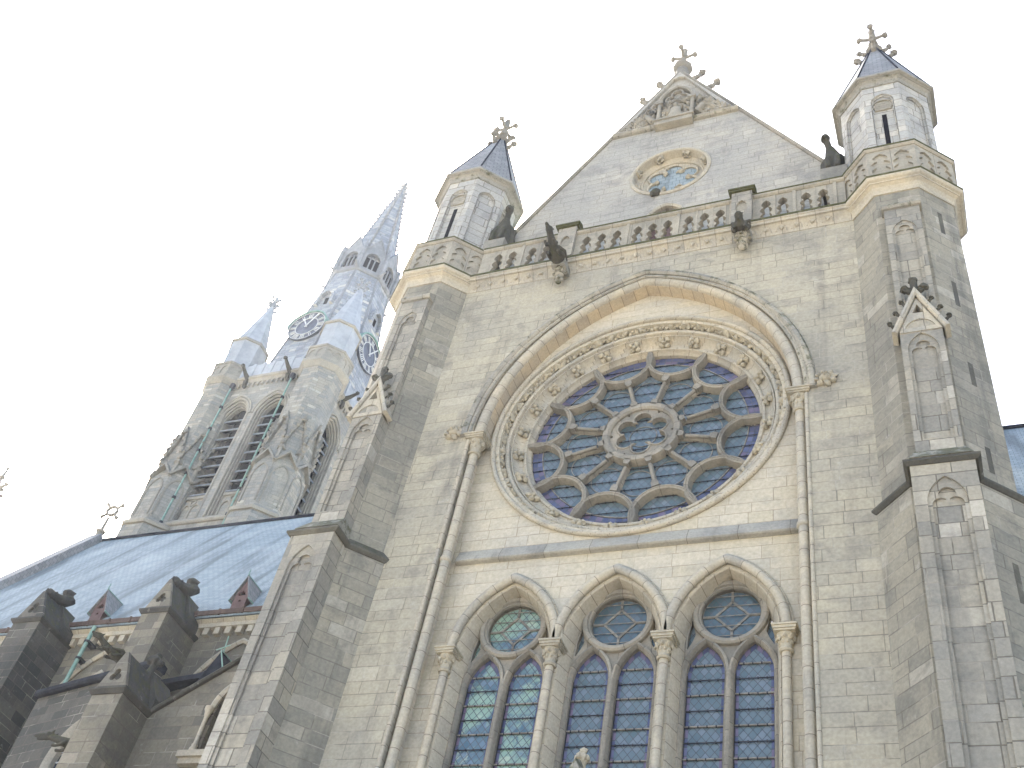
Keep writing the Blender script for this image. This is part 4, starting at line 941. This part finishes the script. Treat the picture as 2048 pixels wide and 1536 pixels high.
# low aisle walls between the buttresses
AI = thing('aisle', 'shadowy low aisle wall with leaded window and lead covered top, between the buttresses', 'church aisle')
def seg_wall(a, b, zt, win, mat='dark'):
    A = Vector((a[0], a[1], 0)); B = Vector((b[0], b[1], 0)); d = (B-A); N = Vector((d.y, -d.x, 0)); N = N if N.y < 0 else -N
    fr = FR(A, N); L = d.length; sg = 1 if fr.U.dot(d) > 0 else -1
    xs = sorted((0, sg*L)); m = MB(); hol = []
    if win: c, s, zs, h, zb = win; hol = [parch(c, zs, s, h, 12, zb)]
    plate(m, fr, [(xs[0], 0), (xs[1], 0), (xs[1], zt), (xs[0], zt)], hol, 0, -.4); w_ = mk('wall', m, mat, AI)
    m = MB(); sweep(m, fr, [(xs[0]-.05, zt), (xs[1]+.05, zt)], [(-.03, -.45), (-.03, .16), (.05, .22), (.22, .2), (.3, -.2), (.22, -.45)]); mk('lead_coping', m, 'lead', w_, 20)
    if win:
        m = MB(); plate(m, fr, parch(c, zs, s+.03, h+.03, 12, zb-.02), [], -.3, -.3, back=False, uvo=(c, zb)); mk('window', m, 'nglass', w_)
        m = MB(); sweep(m, fr, parch(c, zs, s, h, 14, zb), [(-.1, -.3), (-.12, -.1), (.0, .03), (.1, .08), (.2, -.02)]); mk('arch_moulding', m, 'towm', w_, 40)
        m = MB()
        for i in range(-1, 2): fbox(m, fr, c+i*s*.45-.02, c+i*s*.45+.02, zb, zs+h*.7, -.29, -.26)
        z = zb+.3
        while z < zs+h*.7: fbox(m, fr, c-s*.9, c+s*.9, z-.02, z+.02, -.29, -.255); z += .38
        mk('window_bars', m, 'net', w_)
seg_wall((-24.9, 7.05), (-18.6, 5.65), 20.4, (3.75, 1.05, 17.3, 1.5, 13.0))
seg_wall((-18.95, 7.05), (-13.0, 5.3), 20.35, None)
m = MB(); m.add([(-25, 7.3, 20.5), (-12, 5.6, 20.5), (-12, 9, 21.9), (-25, 9, 21.9), (-25, 9, 20.3), (-12, 9, 20.3), (-25, 7.3, 20.3), (-12, 5.6, 20.3)], [(0, 1, 2, 3), (6, 4, 5, 7), (0, 6, 7, 1), (3, 2, 5, 4), (1, 7, 5, 2), (0, 3, 4, 6)]); mk('lead_roof', m, 'lead', AI)
# downpipe on the nave
m = MB(); tube(m, [(-25.72, 8.52, 24.75), (-25.72, 8.52, 20.6)], .085, 10); dp = mk('downpipe', m, 'copper', None, 50); tag(dp, 'green copper downpipe on the nave wall below the slate roof', 'drainpipe')
for z in (24.0, 23.2): m = MB(); lathe(m, (-25.72, 8.52, z), [(.08, -.05), (.12, -.04), (.12, .04), (.08, .05)], 10); box(m, -25.86, -25.58, 8.5, 9.0, z-.05, z+.05); mk('pipe_bracket', m, 'iron', dp)

# ------------------------------------------------------------------ side chapel with raking wall
CH = thing('side_chapel', 'grey stone lean-to wall with sloping dark coping and small arched niche window', 'side chapel')
fc = FR((0, 2.5, 0), (0, -1, 0)); m = MB()
niche = parch(-11.85, 16.35, .62, .95, 12, 15.0)
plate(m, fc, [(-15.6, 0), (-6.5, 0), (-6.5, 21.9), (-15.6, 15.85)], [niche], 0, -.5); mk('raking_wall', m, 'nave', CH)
m = MB(); sweep(m, fc, [(-15.7, 15.8), (-6.5, 21.9)], [(-.02, -.6), (-.02, .10), (.04, .15), (.10, .12), (.16, -.2), (.12, -.6)]); mk('raking_coping', m, 'capd', CH, 20)
m = MB(); sweep(m, fc, parch(-11.85, 16.4, .72, 1.0, 14), [(-.08, -.02), (-.1, .08), (.0, .14), (.1, .08), (.1, -.02)]); mk('arch_moulding', m, 'mould', CH, 40)
m = MB(); plate(m, fc, parch(-11.85, 16.35, .66, .98, 12, 14.95), [], -.42, -.46); mk('niche_back', m, 'nave', CH)
m = MB(); x = -12.58; y = 2.38
lathe(m, (x, y, 15.12), [(.12, 0), (.12, .08), (.08, .16), (.095, .2), (.065, .24), (.065, 1.08), (.085, 1.12), (.10, 1.22), (.14, 1.3), (.14, 1.38)], 12); mk('colonnette', m, 'mould', CH, 50)
m = MB(); fbox(m, fc, -12.95, -10.9, 14.92, 15.1, -.3, .28); fbox(m, fc, -12.9, -10.9, 14.75, 14.92, -.2, .18); mk('sill', m, 'para', CH)
FB = buttress(-15.88, -14.8, 1.2, 3.35, 16.35, 17.75, CH, 'nave', False)
m = MB(); m.add([(-14.4, 3.0, 17.0), (-13.1, 3.0, 17.9), (-13.6, 3.0, 18.9), (-14.4, 5.0, 17.0), (-13.1, 5.0, 17.9), (-13.6, 5.0, 18.9), (-14.0, 3.0, 16.6), (-13.0, 3.0, 16.9), (-14.0, 5, 16.6), (-13.0, 5, 16.9)], [(0, 2, 5, 3), (1, 4, 5, 2), (0, 6, 7, 1, 2), (3, 5, 4, 9, 8), (6, 8, 9, 7), (0, 3, 8, 6), (1, 7, 9, 4)]); lr_ = mk('lead_roof', m, 'lead', CH)
m = MB()
for a, b in (((-13.1, 2.97, 17.9), (-13.6, 2.97, 18.92)), ((-13.1, 2.97, 17.9), (-14.05, 2.97, 16.6)), ((-13.6, 2.97, 18.92), (-13.6, 4.9, 18.92)), ((-13.75, 3.3, 18.7), (-13.75, 3.2, 19.6)), ((-13.55, 3.2, 19.25), (-14.0, 3.2, 19.1))): tube(m, [a, b], .022, 6)
mk('copper_flashing', m, 'copper', lr_)
gargoyle((-16.75, 2.6, 18.35), (-.25, -1, .1), 1.35, 'mossy stone gargoyle reaching out left of the small buttress top', .62, False, group='gargoyles of the side chapel')
gargoyle((-16.9, 3.75, 16.05), (-1, -.30, .03), 2.3, 'long dark waterspout gargoyle beside the leaded aisle window', .8, False, group='gargoyles of the side chapel')
gargoyle((-28.6, 6.3, 20.9), (-.3, -1, .1), 1.3, 'dark gargoyle at the left edge on the shaded buttress', .6, False, group='gargoyles of the side chapel')

# ------------------------------------------------------------------ choir roof on the right
CR = thing('choir', 'slate roofed building just visible behind the right turret', 'church choir')
m = MB(); v = [(6.5, EY, EZ+.6), (45, EY, EZ+.6), (45, RY, RZ+.25), (6.5, RY, RZ+.25), (45, 2*RY-EY, EZ), (6.5, 2*RY-EY, EZ)]
m.add(v, [(0, 1, 2, 3), (3, 2, 4, 5), (0, 5, 4, 1), (0, 3, 5), (1, 4, 2)]); mk('roof', m, 'slate', CR)
m = MB(); tube(m, [(6.5, RY, RZ+.28), (45, RY, RZ+.28)], .13, 8); mk('ridge_roll', m, 'lead', CR, 50)
m = MB(); box(m, 6.5, 45, 9.0, 23, 0, EZ+.3); mk('wall', m, 'nave', CR)

# ------------------------------------------------------------------ bell tower
BT = thing('bell_tower', 'tall bell tower with louvred belfry windows, clock faces and a slender crocketed spire', 'bell tower')
TX, TY, HW = -35.4, 24.9, 4.0
FY, FXR = 20.15, -31.0
m = MB(); box(m, TX-4.0, TX+4.0, TY-4.0, TY+4.0, 0, 41.5); box(m, TX-3.2, TX+3.2, TY-3.2, TY+3.2, 41.5, 55); mk('core', m, 'void', BT)
def belfry(fr, cs, parent, wl, wr):
    hs = [parch(c, 51.5, .86, 1.25, 12, 44.2) for c in cs]
    m = MB(); plate(m, fr, [(wl, 41.0), (wr, 41.0), (wr, 55.0), (wl, 55.0)], [parch(c, 51.5, 1.22, 1.75, 12, 42.1) for c in cs], 0, -.25); plate(m, fr, [(wl, 41), (wr, 41), (wr, 54.9), (wl, 54.9)], hs, -.45, -.7)
    w_ = mk('belfry_wall', m, 'tower', parent)
    for c in cs:
        m = MB()
        for s, n_, r in ((1.22, .0, .10), (1.10, -.15, .09), (.99, -.30, .08), (.90, -.44, .06)): sweep(m, fr, parch(c, 51.5, s, s*1.44, 12, 42.1), rollprof(0, n_, r, 6))
        sweep(m, fr, parch(c, 51.5, 1.36, 1.95, 14), [(0, -.02), (-.02, .1), (.1, .12), (.12, -.02)])
        mk('arch_orders', m, 'towm', w_, 45)
        lo = None; z = 44.5
        while z < 52.0:
            b = MB(); A = [fr.p(c+u, z+dz, n_) for u, dz, n_ in ((-.85, 0, -.42), (.85, 0, -.42), (.85, .34, -.95), (-.85, .34, -.95))]
            b.add(A+[p+Vector((0, 0, .10)) for p in A], [(0, 1, 2, 3), (4, 7, 6, 5), (0, 4, 5, 1), (1, 5, 6, 2), (2, 6, 7, 3), (3, 7, 4, 0)]); mk('louvre', b, 'void', w_); b = MB(); fbox(b, fr, c-.86, c+.86, z-.02, z+.085, -.46, -.38); mk('louvre_lip', b, 'leadp', w_); z += .86  # slats near-black as painted shade under them; pale strip is the lit front edge
        b = MB(); fbox(b, fr, c-.8, c+.8, 44.1, 44.3, -.7, -.3)
        for sx in (-1, 1): sweep(b, fr, parch(c+sx*.36, 43.2, .3, .42, 8, 42.0), [(0, -.45), (0, -.36), (.08, -.34), (.08, -.45)])
        sweep(b, fr, circ(c, 43.85, .16, 14)[::-1], [(0, -.45), (0, -.36), (.06, -.36), (.06, -.45)], True); mk('blind_tracery', b, 'towm', w_)
    m = MB(); sweep(m, fr, [(wl, 41.6), (wr, 41.6)], [(0, 0), (0, .12), (.1, .2), (.2, .2), (.45, 0)]); mk('sill_string', m, 'towm', w_, 25)
    m = MB(); sweep(m, fr, [(wl, 54.75), (wr, 54.75)], [(0, -.02), (.05, .1), (.25, .2), (.3, .32), (.5, .34), (.6, .1), (.6, -.02)])
    u = wl+.4
    while u < wr: fbox(m, fr, u-.07, u+.07, 54.4, 54.72, 0, .16); u += .4
    mk('cornice', m, 'towm', w_, 25)
    m = MB(); plate(m, fr, [(wl, 55.3), (wr, 55.3), (wr, 56.7), (wl, 56.7)], [], .12, -.05); u = wl+.6
    while u < wr-.3: fbox(m, fr, u-.12, u+.12, 55.3, 56.8, .05, .17); u += .8
    mk('netted_parapet', m, 'net', w_)
    for u in (cs[0]-.1, cs[1]+.4):
        b = MB(); tube(b, [fr.p(u, 55.1, .1), fr.p(u, 55.25, .6), fr.p(u, 55.5, 1.1)], [.2, .15, .1], 8); blob(b, fr.p(u, 55.55, 1.15), .16, .4, 3, 1, 3); blob(b, fr.p(u, 54.6, .2), (.22, .22, .5), .5, 2, 1, 4); mk('spout', b, 'garg', w_, 50)
ff = FR((TX, FY, 0), (0, -1, 0)); belfry(ff, (-1.62, 1.42), BT, -3.9, 3.9)
frr = FR((FXR, TY, 0), (1, 0, 0)); belfry(frr, (-1.62, 1.42), BT, -3.9, 3.9)
m = MB(); box(m, TX-4.3, TX-4.1, TY-3.5, TY+3.5, 41, 55); box(m, TX-3.5, TX+3.5, TY+4.1, TY+4.3, 41, 55); box(m, TX-4.1, TX+4.1, TY-4.1, TY+4.1, 55, 55.3); mk('rear_wall', m, 'tower', BT)
first = None
for i, (sx, sy) in enumerate(((1, -1), (-1, -1), (1, 1), (-1, 1))):
    cx, cy = TX+sx*HW, TY+sy*HW
    if i == 0:
        m = MB(); octa(m, (0, 0), [(1.9, 0), (1.9, 40.8), (1.72, 41.6), (1.72, 45.2), (1.5, 46.6), (1.48, 54.9)]); A = mk('turret', m, 'tower', BT)
        m = MB(); octa(m, (0, 0), [(1.6, 41.2), (1.95, 41.2), (2.0, 41.4), (1.76, 41.7), (1.6, 41.7)], True); mk('string', m, 'towm', A); m = MB(); octa(m, (0, 0), [(1.4, 54.6), (1.52, 54.6), (1.72, 54.95), (1.76, 55.0), (1.76, 55.25), (1.66, 55.35), (1.4, 55.35)], True); mk('turret_cornice', m, 'towm', A)
        m = MB(); octa(m, (0, 0), [(1.3, 55.3), (1.56, 55.3), (1.56, 56.6), (1.3, 56.6)], True); hw_ = 1.62*T22
        for k, fr in face_frames(0, 0):
            plate(m, fr, [(-hw_, 55.32), (hw_, 55.32), (hw_, 56.5), (-hw_, 56.5)], [parch(c, 56.0, .24, .3, 6, 55.5) for c in (-.32, .32)], 1.62, 1.565)
        octa(m, (0, 0), [(1.5, 56.5), (1.68, 56.5), (1.70, 56.68), (1.5, 56.75)], True); mk('panel_band', m, 'towm', A)
        m = MB(); octa(m, (0, 0), [(1.28, 56.5), (1.34, 59.5), (1.42, 59.55), (1.42, 59.72), (1.2, 59.9), (.3, 64.5), (.22, 65.0)]); P_ = mk('netted_pinnacle', m, 'net', A)
        m = MB(); octa(m, (0, 0), [(1.36, 59.5), (1.47, 59.52), (1.47, 59.72), (1.36, 59.76)], True); mk('pinnacle_band', m, 'towm', P_)
        m = MB(); lathe(m, (0, 0, 64.7), [(.25, 0), (.2, .4), (.34, .6), (.16, .8), (.12, 1.3), (.2, 1.5), (.05, 1.9)], 8)
        for k in range(4): d = Vector((math.cos(k*PI/2), math.sin(k*PI/2), 0)); crocket(m, d*.2+Vector((0, 0, 64.9)), d, (0, 0, 1), .4, k); crocket(m, d*.12+Vector((0, 0, 65.7)), d, (0, 0, 1), .4, k)
        mk('pinnacle_finial', m, 'spire', P_, 50)
        # crocketed gablets and canopies on the clasping buttress
        for k, fr in face_frames(0, 0):
            m = MB(); sweep(m, fr, [(-.74, 46.5), (0, 49.6), (.74, 46.5)], [(0, 1.3), (0, 1.72), (.14, 1.70), (.14, 1.3)])
            for f in (.1, .3, .5, .7, .9):
                for s in (-1, 1): blob(m, fr.p(s*.82*(1-f), 46.55+3.1*f, 1.72), .15, .6, 3, 1, f*10)
            sweep(m, fr, parch(0, 44.2, .5, .9, 8, 42.0), [(0, 1.68), (0, 1.78), (.1, 1.78), (.1, 1.68)])
            for s in (-1, 1): tube(m, [fr.p(s*.66, 45.2, 1.70), fr.p(s*.62, 46.9, 1.6)], .09, 6); blob(m, fr.p(s*.66, 47.0, 1.62), .18, .6, 3, 1, k)
            sweep(m, fr, [(-.7, 45.25), (0, 46.2), (.7, 45.25)], [(0, 1.5), (0, 1.95), (.14, 1.92), (.14, 1.5)])
            mk('gablet', m, 'canopy', A, 40)
        A.location = (cx, cy, 0); first = A
    else:
        c = first.copy(); COL.objects.link(c); c.location = (cx, cy, 0)
        for ch in list(first.children):
            d = ch.copy(); COL.objects.link(d); d.parent = c
            for gch in list(ch.children):
                e = gch.copy(); COL.objects.link(e); e.parent = c
# spire
def sa(z): return 4.15+(2.30-4.15)*(z-55)/(71.10-55) if z < 71.10 else 2.1*(88.3-z)/(88.3-73.00)
m = MB(); octa(m, (TX, TY), [(sa(55), 55), (sa(71.10), 71.10)]); octa(m, (TX, TY), [(sa(73.00), 71.10), (sa(73.00), 73.00), (.1, 87.8)]); SP = mk('spire', m, 'spire', BT)
m = MB(); octa(m, (TX, TY), [(2.2, 70.80), (2.5, 70.90), (2.58, 71.10), (2.5, 71.25), (2.2, 71.25)], True); hw_ = 2.5*T22
for k, fr in face_frames(TX, TY):
    plate(m, fr, [(-hw_, 71.20), (hw_, 71.20), (hw_, 73.20), (0, 75.50), (-hw_, 73.20)], [parch(0, 72.80, .62, .8, 8, 71.45)], 2.5, 2.25)
    dk = MB(); fbox(dk, fr, -.6, .6, 71.2, 73.0, 2.26, 2.29); mk('gallery_opening', dk, 'void', SP)  # dark panel before the spire, painted as shade inside the gallery arch
    for u in (-.2, .2): fbox(m, fr, u-.06, u+.06, 71.40, 73.10, 2.3, 2.42)
    sweep(m, fr, [(-hw_, 73.20), (0, 75.50), (hw_, 73.20)], [(0, 2.2), (0, 2.56), (.12, 2.56), (.12, 2.2)])
for k in range(8):
    a = PI/8+k*PI/4; d = Vector((math.cos(a), math.sin(a), 0)); c = Vector((TX, TY, 0))+d*2.78
    lathe(m, c, [(.2, 71.10), (.2, 73.50), (.04, 74.90)], 6); tube(m, [c+Vector((0, 0, 71.10)), c+d*.6+Vector((0, 0, 71.25))], [.15, .08], 6)
mk('spire_gallery', m, 'spirem', SP)
for k in range(8):
    a = PI/8+k*PI/4; d = Vector((math.cos(a), math.sin(a), 0)); m = MB(); z = 73.70; i = 0
    while z < 87.6: c = Vector((TX, TY, z))+d*sa(z)*OC; tube(m, [c-d*.05, c+d*.16+Vector((0, 0, .1)), c+d*.2+Vector((0, 0, .22))], [.1, .09, .1], 5); z += .62; i += 1
    for zz in [56+j*.9 for j in range(20)]: c = Vector((TX, TY, zz))+d*sa(zz)*OC; blob(m, c, .14, .4, 3, 1, zz)
    tube(m, [Vector((TX, TY, 73.30))+d*sa(73.30)*OC, Vector((TX, TY, 87.7))+d*sa(87.7)*OC], .07, 5)
    tube(m, [Vector((TX, TY, 55.2))+d*sa(55.2)*OC, Vector((TX, TY, 70.80))+d*sa(70.80)*OC], .12, 5)
    mk('crocketed_rib', m, 'spirem', SP, 50)
m = MB(); tube(m, [(TX, TY, 87.6), (TX, TY, 89.4)], [.09, .04], 6); lathe(m, (TX, TY, 87.7), [(.1, 0), (.24, .2), (.1, .4)], 8); tube(m, [(TX-.35, TY, 88.9), (TX+.35, TY, 88.9)], .04, 5); mk('spire_finial', m, 'spire', SP)
tilt = math.atan((4.15-2.30)/(71.10-55))
for k, fr in face_frames(TX, TY, (0, 2)):
    zc_ = 62.2; n0 = sa(zc_)+.32; a_ = fr.N; fz = FR(fr.p(0, zc_, n0), a_); 
    N2 = (a_*math.cos(tilt)+Vector((0, 0, 1))*math.sin(tilt)).normalized(); fz.N = a_; r_ = 1.55
    m = MB(); plate(m, fz, circ(0, 0, r_, 40), [], 0, -.5); sweep(m, fz, circ(0, 0, r_, 40)[::-1], [(-.06, -.1), (-.06, .06), (.05, .06), (.05, -.1)], True); D_ = mk('clock_face', m, 'dial', SP); 
    m = MB(); sweep(m, fz, circ(0, 0, r_*.60, 40)[::-1], [(0, .0), (0, .05), (.06, .05), (.06, 0)], True); sweep(m, fz, circ(0, 0, r_*.97, 40)[::-1], [(0, .01), (0, .07), (.05, .07), (.05, .01)], True)
    num = [3, 2, 1, 3, 2, 3, 2, 3, 4, 3, 2, 3]
    for h in range(12):
        t = 2*PI*h/12; d = Vector((math.cos(t), math.sin(t))); e = Vector((-d.y, d.x))
        for j in range(num[h]):
            o = (j-(num[h]-1)/2)*.13; A = d*r_*.66+e*o; B = d*r_*.93+e*o*1.2
            sweep(m, fz, [tuple(A), tuple(B)], [(-.024, .0), (-.024, .05), (.024, .05), (.024, 0)])
    mk('numerals', m, 'gold', D_)
    m = MB()
    for t, L in ((R(118), .62), (R(60), .95)):
        d = Vector((math.cos(t), math.sin(t))); sweep(m, fz, [tuple(-d*.2), tuple(d*r_*L)], [(-.05, .08), (-.05, .12), (.05, .12), (.05, .08)])
    mk('clock_hands', m, 'gold', D_)
    m = MB(); 
    pts = [(r_*1.06*math.cos(t), r_*1.06*math.sin(t)) for t in [PI-PI*i/20 for i in range(21)]]; sweep(m, fz, pts, [(-.02, -.5), (-.02, .18), (.08, .18), (.08, -.5)]); mk('clock_hood', m, 'copper', D_)
    m = MB(); f2 = FR(fr.p(0, 66.3, sa(66.3)-.1), a_)
    sweep(m, f2, parch(0, 0, .55, .9, 10, -.7), [(0, -.3), (0, .5), (.22, .5), (.3, .3), (.22, -.3)]); plate(m, f2, parch(0, 0, .6, .95, 8, -.7), [], .18, .1); L_o = mk('lucarne', m, 'spire', SP, 30)
    m = MB(); fbox(m, f2, -.16, .16, -.5, .3, .1, .2); mk('lucarne_opening', m, 'void', L_o)
# tower downpipes
for u, lb in ((-2.65, 'green copper downpipe with clips left of the louvred belfry windows'), (2.35, 'green copper downpipe on the belfry, next to the near turret')):
    m = MB(); tube(m, [ff.p(u, 54.4, .35), ff.p(u, 38.0, .35)], .065, 8); d = mk('downpipe', m, 'copper', None, 50); tag(d, lb, 'drainpipe', 'copper downpipes on the bell tower')
    m = MB(); z = 52.2; lathe(m, ff.p(u, 54.3, .3), [(.06, -.3), (.2, 0), (.2, .3)], 8); mk('rainwater_head', m, 'iron', d)
    while z > 39: m = MB(); lathe(m, ff.p(u, z, .35), [(.06, -.1), (.13, -.08), (.13, .08), (.06, .1)], 8); mk('pipe_clip', m, 'iron', d); z -= 2.1

# ------------------------------------------------------------------ porch in front, far pinnacle
PO = thing('porch', 'stone finial tip of an entrance porch in front of the middle pointed window', 'porch')
m = MB(); fp = FR((.0, -.9, 0), (0, -1, 0)); plate(m, fp, [(-3.2, 0), (3.2, 0), (3.2, 6.0), (0, 12.3), (-3.2, 6.0)], [parch(0, 3.6, 1.6, 2.8, 14, .05)], 0, -.6); mk('porch_gable', m, 'wall', PO)
m = MB(); sweep(m, fp, [(-3.3, 5.9), (0, 12.35), (3.3, 5.9)], [(0, -.6), (0, .1), (.14, .1), (.2, -.2), (.14, -.6)]); mk('porch_coping', m, 'mossm', PO)
m = MB(); lathe(m, (0, -.6, 12.2), [(.11, 0), (.09, .55), (.12, .6), (.08, .65), (.08, .75)], 8); 
for k in range(6): a = k*PI/3; blob(m, (.10*math.cos(a), -.6+.10*math.sin(a), 12.88), (.075, .075, .09), .5, 3, 1, k)
blob(m, (0, -.6, 13.02), (.09, .09, .1), .5, 3, 1, 8); blob(m, (-.17, -.6, 12.45), (.1, .08, .09), .5, 3, 1, 4); mk('porch_finial', m, 'carve', PO, 50)
FPN = thing('far_pinnacle', 'tip of a distant crocketed pinnacle at the left edge of the sky', 'pinnacle')
m = MB(); px_, py_ = -49.42, 16.0; octa(m, (px_, py_), [(2.2, 0), (2.2, 30), (1.7, 31), (1.6, 36), (1.2, 36.5), (.16, 43.4), (.1, 43.5)]); mk('pinnacle_shaft', m, 'tower', FPN)
m = MB(); lathe(m, (px_, py_, 43.2), [(.14, 0), (.1, .5), (.22, .62), (.1, .8), (.07, 1.3), (.12, 1.4), (.04, 1.55)], 8)
for z in (43.0, 42.0, 41.0):
    for k in range(4): d = Vector((math.cos(k*PI/2+.3), math.sin(k*PI/2+.3), 0)); crocket(m, Vector((px_, py_, z))+d*(.18+.15*(43.4-z)), d, (0, 0, 1), .45, k)
mk('pinnacle_finial', m, 'trac', FPN, 50)

# ------------------------------------------------------------------ haze volume added to stand in for lens glare
hm = bpy.data.materials.new('thin haze'); hm.use_nodes = True; ht = hm.node_tree; ht.nodes.clear()
ho = ht.nodes.new('ShaderNodeOutputMaterial'); hv = ht.nodes.new('ShaderNodeVolumePrincipled')
hv.inputs['Color'].default_value = (.86, .92, 1, 1); hv.inputs['Density'].default_value = .0003; hv.inputs['Anisotropy'].default_value = .5
ht.links.new(hv.outputs[0], ho.inputs['Volume'])
hb = MB(); box(hb, -640, 640, -640, 640, -1.6, 96); hz = mk('haze', hb, hm); hz['kind'] = 'stuff'
